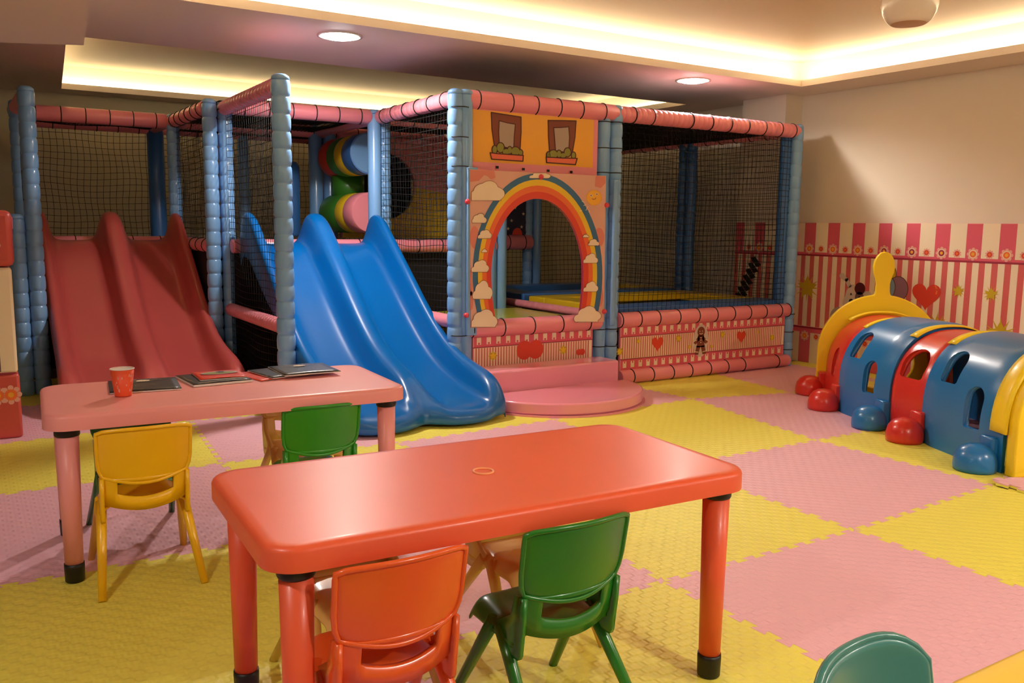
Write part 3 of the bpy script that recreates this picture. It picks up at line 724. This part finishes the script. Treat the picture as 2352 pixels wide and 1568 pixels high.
# ------------------------------------------------------------------ wall padding right wall + pier
def padding(name, lab, fn, nrm, u0, u1, ph, extra=None, thick=.02):
    """fn(u, z) -> point on the wall face"""
    n = Vector(nrm)
    bm = bmesh.new(); prism(bm, [[(u0, 0), (u1, 0), (u1, 1.203), (u0, 1.203)]], lambda u, v, t: fn(u, v) + n * t, .0005, thick)
    o = setp(obj(name, bm, PPINK, bevel=.004), lab, 'wall padding', 'printed wall padding')
    D = Decal(fn, nrm, base=thick)
    def clip(a, b): return max(min(u0, u1), min(a, b)), min(max(u0, u1), max(a, b))
    lo, hi = min(u0, u1), max(u0, u1)
    k = 0
    u = ph
    while u > lo - .3: u -= .2405
    while u < hi:
        a, b = clip(u, u + .125)
        if b > a:
            D.add([(a, .955), (b, .955), (b, 1.203), (a, 1.203)], PCREAM, 1); D.add([(a, 0), (b, 0), (b, .262), (a, .262)], PCREAM, 1)
        for c, big in ((u + .0625, 0), (u + .183, 1)):
            if lo + .05 < c < hi - .05:
                for zc in (.985, .232):
                    if big:
                        for q in range(8): D.add(circ(c + .034 * math.cos(q * PI / 4), zc + .034 * math.sin(q * PI / 4), .013, n=10), PPALE, 2 + q * .1)
                        D.add(circ(c, zc, .03, n=16), PCREAM, 3); D.add(circ(c, zc, .024, n=14), PORG if int(c * 7) % 2 else PDKRED, 4); D.add(circ(c, zc, .012, n=10), PGLD, 5)
                    else:
                        D.add(star(c, zc, .036, 10, .7), PPALE, 2); D.add(circ(c, zc, .019, n=14), PRED, 3); D.add(circ(c, zc, .01, n=10), PORG, 4)
        u += .2405
    D.add([(lo, .315), (hi, .315), (hi, .925), (lo, .925)], PCREAM, 1)
    u = ph - 3
    while u < hi:
        a, b = clip(u, u + .044)
        if b > a: D.add([(a, .317), (b, .317), (b, .923), (a, .923)], mat('print_stripe_rose', (218, 104, 104), .4, .2), 2)
        u += .0925
    for z in (.93, .305): D.add([(lo, z - .007), (hi, z - .007), (hi, z + .007), (lo, z + .007)], PDKRED, 3)
    if extra: extra(D)
    D.done('printed_pattern', o)
    return o
def deco(D):
    for y, z, r, k in ((5.025, .65, .105, 5), (3.671, .713, .045, 5), (3.429, .708, .05, 5), (3.818, .434, .09, 8), (3.343, .427, .1, 5)):
        D.add(star(y, z, r * 1.25, 12, .28), PMUST, 4); D.add(star(y, z, r, k, .5), PMUST, 5)
    D.add(heart(3.92, .665, .235, .21), PRED, 5); D.line([(3.85, .74), (3.835, .71), (3.84, .68)], .012, PORG, 6, False)
    for n_, (y, z, rx, rz, m) in enumerate(((4.26, .80, .075, .095, PMUST), (4.30, .80, .07, .09, PRED), (4.22, .60, .07, .085, PRED), (4.16, .695, .085, .095, PPUR), (4.245, .70, .06, .085, PGB))):
        D.add(circ(y, z, rx + .005, rz + .005), PDBR, 5 + n_ * .8); D.add(circ(y, z, rx, rz), m, 5.4 + n_ * .8)
    # simple puppy head and paw
    W_ = PSKIN
    D.add(circ(4.56, .60, .075, .105), W_, 6); D.add(circ(4.60, .545, .055, .075), W_, 6.4)
    D.line([(4.60, .69), (4.63, .74), (4.68, .765)], .035, W_, 6, False); D.add(circ(4.675, .77, .028, .022), PSKIN, 6.2)
    D.add(circ(4.50, .675, .05, .05), mat('print_maroon', (90, 26, 34), .5), 7); D.add(circ(4.50, .605, .042, .045), mat('print_taupe', (120, 92, 96), .5), 7)
    D.add(circ(4.575, .565, .022, .022), BLACK, 8); D.add(circ(4.50, .60, .01, .014), BLACK, 8); D.add(circ(4.58, .625, .006, .01), BLACK, 8)
    D.add(circ(4.43, .63, .04, .03), W_, 6); D.add(circ(4.69, .42, .085, .09), PGRY, 4.6); D.add(circ(4.69, .42, .05, .05), PPALE, 6); D.add(circ(4.77, .36, .03, .04), PDKRED, 6)
wf = lambda u, z: Vector((XW, u, z))
o = padding('wall_padding', 'long pink and cream candy-striped padding on the right wall behind the tunnel', wf, (-1, 0, 0), 2.0, 5.195, 4.487 - .125 - 0.0, deco)
def zig(D):
    for k in range(7):
        y = 5.44 + k * .028; z = .86 - k * .055
        D.add([(y - .075, z - .03), (y - .02, z - .05), (y + .045, z + .02), (y + .05, z + .035), (y - .0, z + .045)], BLACK, 5)
padding('wall_padding', 'candy-striped padding with black zigzag on the pier seen through the net', lambda u, z: Vector((5.97, u, z)), (-1, 0, 0), 5.2, 5.685, 5.217, zig)
padding('wall_padding', 'narrow candy-striped padding on the pier front beside the play frame', lambda u, z: Vector((u, 5.2, z)), (0, -1, 0), 5.955, 6.15, 5.97)

# padded column at the left edge
t = thing('padded_column', 'pink and cream padded column cut by the left picture edge', 'padded column', (-.05, 5.4, 0))
bm = bmesh.new(); box(bm, (-.45, 5.30, 0), (.137, 5.75, 2.28)); obj('column_core', bm, W_WALL, t)
PCOL = mat('column_pad_vinyl', (206, 82, 76), .4, .1)
bm = bmesh.new(); box(bm, (-.5, 5.235, 0), (.205, 5.80, .345)); obj('lower_pad', bm, PCOL, t, bevel=.015)
bm = bmesh.new(); box(bm, (-.5, 5.235, .35), (.200, 5.80, .905)); obj('middle_pad', bm, PCREAM, t, bevel=.015)
bm = bmesh.new(); box(bm, (-.5, 5.225, .91), (.215, 5.80, 1.2)); obj('upper_pad', bm, PCOL, t, bevel=.03)
D = Decal(lambda x, z: Vector((x, 5.235, z)), (0, -1, 0), base=.0005)
D.add([(-.45, .37), (.075, .37), (.075, .88), (-.45, .88)], PCOL, 1); D.add([(.118, .36), (.122, .36), (.122, .9), (.118, .9)], PDBR, 2)
D.add([(-.48, .345), (.19, .345), (.19, .355), (-.48, .355)], PDKRED, 3)
for cx in (.10, .16):
    for zc in (.235,):
        for q in range(8): D.add(circ(cx + .038 * math.cos(q * PI / 4), zc + .038 * math.sin(q * PI / 4), .014, n=10), PPALE, 2 + q * .05)
        D.add(circ(cx, zc, .03, n=16), PORG, 3); D.add(circ(cx, zc, .014, n=10), PGLD, 4)
D.done('printed_pattern', t)
D = Decal(lambda x, z: Vector((x, 5.225, z)), (0, -1, 0), base=.0005)
for q in range(8): D.add(circ(.1 + .042 * math.cos(q * PI / 4), 1.02 + .042 * math.sin(q * PI / 4), .016, n=10), PPALE, 2 + q * .05)
D.add(circ(.1, 1.02, .034, n=16), PORG, 3); D.add(circ(.1, 1.02, .016, n=10), PGLD, 4); D.done('printed_pattern', t)

# ------------------------------------------------------------------ caterpillar tunnel
TT = thing('tunnel', 'red, blue and yellow plastic caterpillar crawl tunnel with dome feet by the striped wall', 'play tunnel', (4.6, 3.1, 0))
HW, HT = .34, .575
LB = [(4.165, 2.19, 19), (4.405, 2.745, 20), (4.515, 3.05, 24), (4.70, 3.52, 36), (5.06, 3.93, 46)]
def cen(k, s=0):
    x, y, h = LB[k]; h = math.radians(h); return Vector((x + HW * math.cos(h), y - HW * math.sin(h), 0)), h
def hull(t, sc=1.0, out=0.0):
    """arch cross-section, t 0..1 from the left base over the top to the right base"""
    w, hgt = HW * sc + out, HT * sc + out; leg = .20
    per = PI * .5 * (w + hgt - leg); L = 2 * leg + per; s = t * L
    if s < leg: return (-w, s)
    if s > L - leg: return (w, L - s)
    a = (s - leg) / per * PI
    e = 1.0
    c, sn = math.cos(a), math.sin(a)
    return (-w * math.copysign(abs(c) ** .85, c), leg + (hgt - leg) * abs(sn) ** .92)
def interp(k, f):
    x0, y0, h0 = LB[k]; x1, y1, h1 = LB[k + 1]; h = math.radians(h0 + (h1 - h0) * f)
    x, y = x0 + (x1 - x0) * f, y0 + (y1 - y0) * f
    return Vector((x + HW * math.cos(h), y - HW * math.sin(h), 0)), h
def tpt(k, f, t, sc=1.0, out=0.0):
    c, h = interp(k, f); a, z = hull(t, sc, out)
    return c + Vector((a * math.cos(h), -a * math.sin(h), z))
def segment(k, m, sc, wins, f0=0.0, f1=1.0):
    NS, NT = 12, 44; bm = bmesh.new()
    G = []
    for i in range(NS + 1):
        f = f0 + (f1 - f0) * i / NS
        bulge = 0.02 if 1 < i < NS - 1 else 0.006 * (1 if i in (1, NS - 1) else 0)
        G.append([bm.verts.new(tpt(k, f, j / NT, sc, bulge)) for j in range(NT + 1)])
    for a, b in zip(G, G[1:]):
        for j in range(NT): bm.faces.new((a[j], a[j + 1], b[j + 1], b[j]))
    o = obj('tunnel_segment', bm, m, TT, smooth=True, solid=.022)
    cut = None
    if wins:
        cb = bmesh.new()
        for f, tt, wf_, wt in wins:
            c = tpt(k, f, tt, sc); px_ = (tpt(k, f + .02, tt, sc) - tpt(k, f - .02, tt, sc)).normalized(); pt_ = (tpt(k, f, tt + .01, sc) - tpt(k, f, tt - .01, sc)).normalized()
            n = px_.cross(pt_).normalized()
            pl_ = [(-wf_, -wt), (wf_, -wt)] + [(wf_ * math.cos(a), wt * .25 + wt * .75 * math.sin(a)) for a in [PI * q / 12 for q in range(13)]]
            pl_ = rrect(-wf_, -wt, wf_, wt, wf_ * .45, 4)[7 * 0:]
            top = [(wf_ * math.cos(a), wt - wf_ + wf_ * math.sin(a)) for a in [PI * q / 12 for q in range(13)]]
            bot = [(-wf_ * .92, -wt + .012), (-wf_ * .75, -wt), (wf_ * .75, -wt), (wf_ * .92, -wt + .012)]
            lp_ = top + bot
            q0 = len(cb.verts)
            prism(cb, [lp_], lambda u, v, s: c + px_ * u + pt_ * v + n * s, -.12, .12)
            rb = bmesh.new(); tube(rb, [c + px_ * u * 1.09 + pt_ * v * 1.06 + n * .0 for u, v in lp_], .013, 8, closed=True)
            # wrap the rim onto the hull
            obj('window_rim', rb, m, o, smooth=True)
        cut = obj('cutter', cb, m); md = o.modifiers.new('cut', 'BOOLEAN'); md.operation = 'DIFFERENCE'; md.object = cut; md.solver = 'EXACT'
        dg = bpy.context.evaluated_depsgraph_get(); me = bpy.data.meshes.new_from_object(o.evaluated_get(dg)); o.modifiers.clear(); o.data = me
        bpy.data.objects.remove(cut)
        me.set_sharp_from_angle(angle=math.radians(35))
    return o
seg4 = segment(0, TUB, 1.02, [(.72, .275, .070, .095), (.34, .168, .066, .108)] , 0.0, 1.04)
seg3 = segment(1, TUR, .97, [(.5, .265, .10, .092)], -.02, 1.02)
seg2 = segment(2, TUB, 1.02, [(.34, .168, .064, .10), (.72, .275, .064, .092)], -.02, 1.02)
seg1 = segment(3, TUR, .96, [(.42, .18, .06, .10)], -.02, 1.02)
# yellow joint strips on top
for k, f, sc in ((3, .03, .99), (2, .0, 1.0), (1, .0, 1.0), (3, .9, .99)):
    bm = bmesh.new(); G = []
    for i in range(3):
        G.append([bm.verts.new(tpt(k, f + (i - 1) * (.07 if k != 1 else .1), .36 + .28 * j / 16, sc, .028 + (.004 if i == 1 else 0))) for j in range(17)])
    for a, b in zip(G, G[1:]):
        for j in range(16): bm.faces.new((a[j], a[j + 1], b[j + 1], b[j]))
    obj('joint_strip', bm, TUY, TT, smooth=True, solid=.008)
# dome feet with connector blocks
for k, f, m, side in ((0, .12, TUB, -1), (1, .12, TUR, -1), (2, .06, TUB, -1), (3, .06, TUR, -1), (3, .98, TUR, -1), (0, .12, TUB, 1), (1, .12, TUR, 1), (2, .06, TUB, 1), (3, .06, TUR, 1)):
    c, h = interp(k, f); r_ = Vector((math.cos(h), -math.sin(h), 0)); fw = Vector((math.sin(h), math.cos(h), 0))
    q = c + r_ * side * (HW + .105)
    bm = bmesh.new(); R0 = .098; lathe(bm, [(R0 * .97, .002), (R0, .02), (R0 * .99, .05), (R0 * .9, .085), (R0 * .7, .112), (R0 * .4, .128), (.004, .133)], q, 28)
    ft = obj('foot', bm, m, TT)
    bm = bmesh.new(); b0 = c + r_ * side * (HW + .022); 
    for v in [0]:
        pts = [b0 + fw * a + r_ * side * b + Vector((0, 0, z)) for a in (-.045, .045) for b in (-.05, .03) for z in (.0, .165)]
        vs = [bm.verts.new(p) for p in pts]
        for f_ in ((0, 1, 3, 2), (4, 6, 7, 5), (0, 4, 5, 1), (2, 3, 7, 6), (0, 2, 6, 4), (1, 5, 7, 3)): bm.faces.new([vs[i] for i in f_])
        bmesh.ops.recalc_face_normals(bm, faces=bm.faces)
    obj('foot_bracket', bm, m, ft, bevel=.01)
# yellow end plates with antennae and entrance hole
def endplate(c, h, R, th, face=None, ant=(0, 0), up=.045):
    """arched plate with entrance hole; face = (z, r) of a round head lobe; ant = (z0, scale)"""
    r_ = Vector((math.cos(h), -math.sin(h), 0)); fw = Vector((math.sin(h), math.cos(h), 0))
    zc = HT + up - R
    right = [(R, 0), (R, zc * .5)] + [(R * math.cos(a), zc + R * math.sin(a)) for a in [PI / 2 * q / 24 for q in range(25)]]
    if face:
        fz, fr = face
        right = [p for p in right if math.hypot(p[0], p[1] - fz) > fr and not (p[1] > fz)]
        a0 = math.atan2(right[-1][1] - fz, right[-1][0])
        right += [(fr * math.cos(a), fz + fr * math.sin(a)) for a in [a0 + (PI / 2 - a0) * q / 20 for q in range(1, 21)]]
    z0, k = ant
    right = [p for p in right if p[0] > .055 * k]
    z0 = right[-1][1]
    right += [(.052 * k, z0 + .03 * k), (.050 * k, z0 + .09 * k), (.058 * k, z0 + .13 * k), (.074 * k, z0 + .18 * k), (.080 * k, z0 + .225 * k), (.074 * k, z0 + .27 * k), (.056 * k, z0 + .31 * k), (.03 * k, z0 + .337 * k)]
    loop = right + [(0, z0 + .345 * k)] + [(-u, v) for u, v in right[::-1]]
    hl = [(.23 * math.cos(a), .25 + (.22 if math.sin(a) > 0 else .19) * math.sin(a)) for a in [2 * PI * q / 32 for q in range(32)]]
    bm = bmesh.new(); prism(bm, [loop, hl], lambda u, v, s: c + r_ * u + fw * s + Vector((0, 0, v)), -th / 2, th / 2)
    return obj('end_plate', bm, TUY, TT, bevel=.012)
c, h = interp(3, 1.03); endplate(c + Vector((.02, .02, 0)), h, .40, .05, None, (0, .86), .135)
c, h = interp(0, -.10); endplate(c, h, .36, .06, (.62, .26), (0, 1))
# wrapped yellow flange around the near end
bm = bmesh.new(); G = []
for i, f in enumerate((-.07, -.02, .06, .11)):
    G.append([bm.verts.new(tpt(0, f, .12 + .76 * j / 30, 1.03, .025 + (.008 if i in (1, 2) else 0))) for j in range(31)])
for a, b in zip(G, G[1:]):
    for j in range(30): bm.faces.new((a[j], a[j + 1], b[j + 1], b[j]))
obj('collar', bm, TUY, TT, smooth=True, solid=.014)

# ------------------------------------------------------------------ chairs
def chair_parts(parent, m, rd=0):
    """kids stacking chair, front toward +Y, origin on the floor"""
    # seat pan
    bm = bmesh.new(); NU, NV = 12, 12; G = []
    for i in range(NU + 1):
        u = -1 + 2 * i / NU; row = []
        for j in range(NV + 1):
            v = j / NV
            w = .138 - .012 * v
            z = .262 - .016 * math.exp(-((v - .35) / .35) ** 2) * (1 - abs(u) ** 2) - .006 * max(0, v - .8) / .2
            x = w * u; y = -.064 + .244 * v
            if abs(u) > .99: z -= .035; x *= 1.0
            elif abs(u) > .8: z -= .004
            if v > .99: z -= .028
            # rounded front corners
            if v > .9 and abs(u) > .8: y -= .012
            row.append(bm.verts.new((x, y, z)))
        G.append(row)
    for a, b in zip(G, G[1:]):
        for j in range(NV): bm.faces.new((a[j], b[j], b[j + 1], a[j + 1]))
    obj('seat', bm, m, parent, smooth=True, solid=.012, subsurf=1, world=False)
    # back: curved panel, proud rim, lower frame with slot
    def bp(u, z):
        t_ = (z - .24) / .265
        w = .118 + .017 * max(0, min(1, (z - .34) / .05)) + .004 * t_
        y = -.072 - .045 * t_ - .030 * (1 - u * u) + .016
        return Vector((w * u, y, z))
    bm = bmesh.new(); G = []
    NU, NV = 16, 8
    for i in range(NU + 1):
        u = -1 + 2 * i / NU; zb = .356 - .024 * (1 - u * u); ztp = .505 + .008 * (1 - abs(u) ** 3) - .004 * max(0, abs(u) - .9) / .1 - rd * abs(u) ** 4
        G.append([bm.verts.new(bp(u * (1 if j else .96), zb + (ztp - zb) * j / NV)) for j in range(NV + 1)])
    for a, b in zip(G, G[1:]):
        for j in range(NV): bm.faces.new((a[j], b[j], b[j + 1], a[j + 1]))
    bk = obj('backrest', bm, m, parent, smooth=True, solid=.010, subsurf=1, world=False)
    bm = bmesh.new()
    rim = [bp(-1 + 2 * i / 16, .356 - .024 * (1 - (-1 + 2 * i / 16) ** 2)) + Vector((0, -.004, 0)) for i in range(17)]
    rim += [bp(1, z) + Vector((0, -.004, 0)) for z in (.38, .41, .435) + (() if rd else (.46, .49))]
    rim += [bp(1 - 2 * i / 16, .505 + .008 * (1 - abs(1 - 2 * i / 16) ** 3) - .004 * max(0, abs(1 - 2 * i / 16) - .9) / .1 - rd * abs(1 - 2 * i / 16) ** 4) + Vector((0, -.004, 0)) for i in range(17)]
    rim += [bp(-1, z) + Vector((0, -.004, 0)) for z in (() if rd else (.49, .46)) + (.435, .41, .38)]
    tube(bm, rim, .0062, 8, closed=True); obj('backrest_rim', bm, m, bk, smooth=True, world=False)
    bm = bmesh.new(); outer = []; n = 20
    # lower frame drawn in (u, z) and bent onto the back surface
    def lowfn(u, z, s): 
        q = bp(u / .128 * 1.0, z); q.x = u; q.y += s; return q
    NUU = 24; rows = [0, .3, .5, .75, 1]
    def zlo(u): return .240 + .026 * (u / .122) ** 2
    def zs0(u): return .284 + .016 * (u / .087) ** 2
    def zs1(u): return .338 + .006 * (u / .087) ** 2
    xs = [-.124 + .248 * i / NUU for i in range(NUU + 1)]
    V_ = {}
    def vert(i, z, tag):
        key = (i, tag)
        if key not in V_: V_[key] = bm.verts.new(lowfn(xs[i], z, .0))
        return V_[key]
    for i in range(NUU):
        a, b = xs[i], xs[i + 1]; mid = (a + b) / 2
        zt0, zt1 = .352, .352
        if abs(mid) < .087:
            for lo_, hi_, tg in ((zlo, zs0, 'A'), (zs1, lambda u: .352, 'B')):
                tgl, tgh = (('lo'), ('s0')) if tg == 'A' else (('s1'), ('top'))
                bm.faces.new((vert(i, lo_(a), tgl), vert(i + 1, lo_(b), tgl), vert(i + 1, hi_(b), tgh), vert(i, hi_(a), tgh)))
        else:
            seq = ((zlo, 'lo'), (zs0, 's0'), (zs1, 's1'), (lambda u: .352, 'top'))
            for (l_, tl), (h_, th_) in zip(seq, seq[1:]):
                bm.faces.new((vert(i, min(l_(a), .345) if tl != 'top' else .352, tl), vert(i + 1, min(l_(b), .345) if tl != 'top' else .352, tl), vert(i + 1, min(h_(b), .345) if th_ != 'top' else .352, th_), vert(i, min(h_(a), .345) if th_ != 'top' else .352, th_)))
    obj('back_frame', bm, m, parent, smooth=True, solid=.012, world=False)
    # side uprights joining back and seat
    for sx in (-1, 1):
        bm = bmesh.new(); G = []
        for z, y0, y1 in ((.352, -.092, -.058), (.30, -.088, -.040), (.262, -.082, .02), (.215, -.076, .01), (.205, -.07, -.01)):
            G.append([bm.verts.new((sx * (.127), y, z)) for y in (y0, (y0 + y1) / 2, y1)])
        for a, b in zip(G, G[1:]):
            for j in range(2): bm.faces.new((a[j], a[j + 1], b[j + 1], b[j]))
        obj('side_bracket', bm, m, parent, smooth=True, solid=.012, world=False)
    for sx in (-1, 1):
        for y1, yt in ((.195, .045), (-.195, .015)):
            bm = bmesh.new(); tube(bm, [(sx * .124, yt, .252), (sx * .13, yt + (y1 - yt) * .25, .19), (sx * .150, y1, 0)], [.017, .0155, .0115], 12)
            obj('leg', bm, m, parent, world=False)
def chair(x, y, rot, m, lab, group):
    t = thing('chair', lab, 'chair', (x, y, 0), rot, group); chair_parts(t, m); return t
G1, G2 = 'small plastic chairs at the pink table', 'small plastic chairs at the red table'
chair(.447, 2.985, math.radians(-2), CYEL, 'bright yellow plastic child chair at the front left of the pink table', G1)
chair(1.045, 3.03, math.radians(-2), CGRN, 'light green plastic child chair at the front right of the pink table', G1)
chair(.49, 3.38, math.radians(180), CGRD, 'dark green plastic child chair behind the pink table, facing the yellow chair', G1)
chair(1.13, 3.44, math.radians(180), CTAN, 'amber plastic child chair behind the pink table, facing the green chair', G1)
chair(.688, 1.592, math.radians(0), CORG, 'orange plastic child chair at the front left of the red table', G2)
chair(1.105, 1.585, 0, CGRM, 'dark green plastic child chair at the front right of the red table', G2)
chair(.78, 1.985, math.radians(180), CTAN, 'amber plastic child chair behind the red table, opposite the orange chair', G2)
chair(1.28, 1.985, math.radians(180), CTAN, 'amber plastic child chair behind the red table, opposite the green chair', G2)

# ------------------------------------------------------------------ tables
def table(cx, cy, rot, L, W, m, lab, H=.555):
    t = thing('table', lab, 'table', (cx, cy, 0), rot, 'small plastic activity tables')
    bm = bmesh.new(); lv = [(H - .050, .0, .0), (H - .012, .0, 0), (H - .006, -.0025, 0), (H - .002, -.007, 0), (H, -.013, 0), (H, -.03, 0), (H - .0004, -.06, 0)]
    A = []
    for z, ins, _ in lv:
        A.append([bm.verts.new((u, v, z)) for u, v in rrect(-L / 2 - ins * 1, -W / 2 - ins, L / 2 + ins, W / 2 + ins, .075 + ins, 8)])
    for a, b in zip(A, A[1:]):
        for k in range(len(a)): 
            f = bm.faces.new((a[k], a[(k + 1) % len(a)], b[(k + 1) % len(a)], b[k])); f.smooth = True
    bm.faces.new(A[-1]); bm.faces.new(A[0][::-1])
    obj('table_top', bm, m, t, auto=50, world=False)
    for sx in (-1, 1):
        for sy in (-1, 1):
            x, y = sx * (L / 2 - .068), sy * (W / 2 - .062)
            bm = bmesh.new(); tube(bm, [(x, y, .052), (x, y, H - .06)], [.0275, .034], 24); lg = obj('leg', bm, m, t, world=False)
            bm = bmesh.new(); lathe(bm, [(.0355, 0), (.0375, .004), (.0375, .024), (.036, .026)], (x, y, H - .076), 24); obj('collar', bm, BLACK, lg, world=False)
            bm = bmesh.new(); lathe(bm, [(.025, 0), (.029, .004), (.0305, .05), (.030, .062)], (x, y, 0), 24); obj('foot_cap', bm, BLACK, lg, world=False)
    return t
tr = table(1.048, 1.79, math.radians(-2.6), 1.205, .60, TRED, 'red plastic child table with black leg caps in the foreground')
tp = table(.782, 3.222, math.radians(-3.2), 1.20, .60, TPNK, 'pink plastic child table holding the cup and brochures')
# pale ring mark on the red table top
q = P(1110, 1082, 'z', .5552); bm = bmesh.new(); tube(bm, [(q.x + .024 * math.cos(a), q.y + .026 * math.sin(a), .5555) for a in [2 * PI * k / 24 for k in range(24)]], .0028, 6, closed=True)
o = obj('ring_mark', bm, mat('pale_orange', (255, 176, 120), .3), tr)
table(1.62, .318, 0, 1.2, .60, TYEL, 'yellow plastic child table cut by the bottom right corner')
chair_t = thing('chair', 'teal plastic child chair at the bottom right beside the yellow table', 'chair', (1.066, .60, 0), math.radians(186)); chair_parts(chair_t, CTEA, .035); chair_t.scale = (1.08, 1.08, 1.08)

# ------------------------------------------------------------------ cup and printed matter on the pink table
HZ = .5552
t = thing('paper_cup', 'orange patterned paper cup on the left end of the pink table', 'cup', (.432, 3.205, HZ))
bm = bmesh.new(); lathe(bm, [(.026, .001), (.0265, .0), (.0275, .004), (.0385, .094), (.0375, .094), (.026, .006), (.001, .005)], (.432, 3.205, HZ), 32, cap=False)
for f in bm.faces:
    pass
obj('cup_body', bm, CUPO, t)
bm = bmesh.new(); lathe(bm, [(.0372, .093), (.0262, .008), (.001, .0075)], (.432, 3.205, HZ), 32, cap=False); obj('cup_lining', bm, PAPER, t)
bm = bmesh.new(); tube(bm, [(.432 + .0385 * math.cos(a), 3.205 + .0385 * math.sin(a), HZ + .0945) for a in [2 * PI * k / 32 for k in range(32)]], .0016, 6, closed=True); obj('cup_rim', bm, PAPER, t)
bm = bmesh.new(); rnd = random.Random(3)
for k in range(26):
    a = rnd.uniform(PI, 2 * PI + .4); z = rnd.uniform(.015, .075); r0 = .0275 + (z / .094) * .011 + .0004; hgt = rnd.uniform(.003, .012); wd = rnd.uniform(.03, .08)
    vs = []
    for da, dz in ((-wd, 0), (wd, 0), (wd * .6, hgt), (-wd * .6, hgt)):
        rr = .0275 + ((z + dz) / .094) * .011 + .0005; vs.append(bm.verts.new((.432 + rr * math.cos(a + da), 3.205 + rr * math.sin(a + da), HZ + z + dz)))
    bm.faces.new(vs)
obj('cup_print', bm, PPALE, t)
def brochure(name, cx, cy, rot, w, h, z, m, lab, cat, th=.004, print_=True, group=None, fan=0):
    t = thing(name, lab, cat, (cx, cy, z), math.radians(rot), group)
    bm = bmesh.new(); box(bm, (-w / 2 + .001, -h / 2 + .001, .0006), (w / 2 - .001, h / 2 - .001, th)); obj('pages', bm, PAPER, t, world=False)
    bm = bmesh.new(); NX, NY = 10, 6; G = []
    for i in range(NX + 1):
        G.append([bm.verts.new((-w / 2 + w * i / NX, -h / 2 + h * j / NY, th + .001 + .003 * math.sin(PI * i / NX) * (1 - j / NY))) for j in range(NY + 1)])
    for a, b in zip(G, G[1:]):
        for j in range(NY): bm.faces.new((a[j], b[j], b[j + 1], a[j + 1]))
    cv = obj('cover', bm, m, t, smooth=True, solid=.0008, world=False)
    if print_:
        D = Decal(lambda u, v: Vector((u, v, th + .0042)), (0, 0, 1))
        D.add(circ(-.0, h * .26, .024, .018), PCREAM, 1)
        for k, (wd, v) in enumerate(((.10, .10), (.13, .075), (.07, .05))):
            n = 22; D.line([(-wd / 2 + wd * i / n, v * 1.0 + .006 * math.sin(i * 2.3 + k)) for i in range(n + 1)], .0022, PGRY, 1, False)
        D.line([(.02 * math.cos(a) * 1.6, -.03 + .02 * math.sin(a)) for a in [2 * PI * i / 16 for i in range(14)]], .002, PGRY, 1, False)
        D.bm.transform(Matrix.Identity(4)); me_o = D.done('cover_print', cv); me_o.matrix_parent_inverse = Matrix.Identity(4)
    return t
GB = 'printed brochures on the pink table'
brochure('brochure', .525, 3.365, -6, .235, .255, HZ, BROCH, 'black brochure lying behind the orange paper cup', 'brochure', group=GB)
brochure('brochure', .775, 3.375, 4, .22, .24, HZ, BROCH, 'black brochure underneath the red booklet', 'brochure', .008, False, GB)
rb = brochure('booklet', .80, 3.395, -2, .175, .185, HZ + .0115, mat('red_cover', (220, 62, 36), .4), 'small red booklet with a picture strip on top of a black brochure', 'booklet', .003, False)
D = Decal(lambda u, v: Vector((u, v, .0072)), (0, 0, 1)); D.add(circ(.005, .02, .07, .035, 20), PGRY, 1); D.add(circ(.0, .015, .055, .018, 16), PGRN, 2); D.add(star(.01, .03, .02, 7, .6), PNAVY, 3)
o = D.done('cover_print', rb); o.matrix_parent_inverse = Matrix.Identity(4)
brochure('leaflet', .945, 3.37, 12, .10, .235, HZ, mat('red_cover', (220, 62, 36), .4), 'red leaflet edge showing under the fanned black brochures', 'leaflet', .001, False)
brochure('brochure', 1.02, 3.375, 9, .15, .225, HZ + .006, BROCH, 'black brochure fanned out lowest at the right of the booklet', 'brochure', .003, False, GB)
brochure('brochure', 1.125, 3.365, -1, .225, .235, HZ + .012, BROCH, 'black brochure with white script on top of the right pile', 'brochure', .004, True, GB)

# ------------------------------------------------------------------ world and view
w = bpy.data.worlds.new('world'); bpy.context.scene.world = w; w.use_nodes = True
w.node_tree.nodes['Background'].inputs[0].default_value = (1, .8, .6, 1); w.node_tree.nodes['Background'].inputs[1].default_value = .02
sc = bpy.context.scene; sc.view_settings.view_transform = 'Standard'; sc.view_settings.look = 'None'; sc.view_settings.gamma = 1; sc.view_settings.exposure = .5
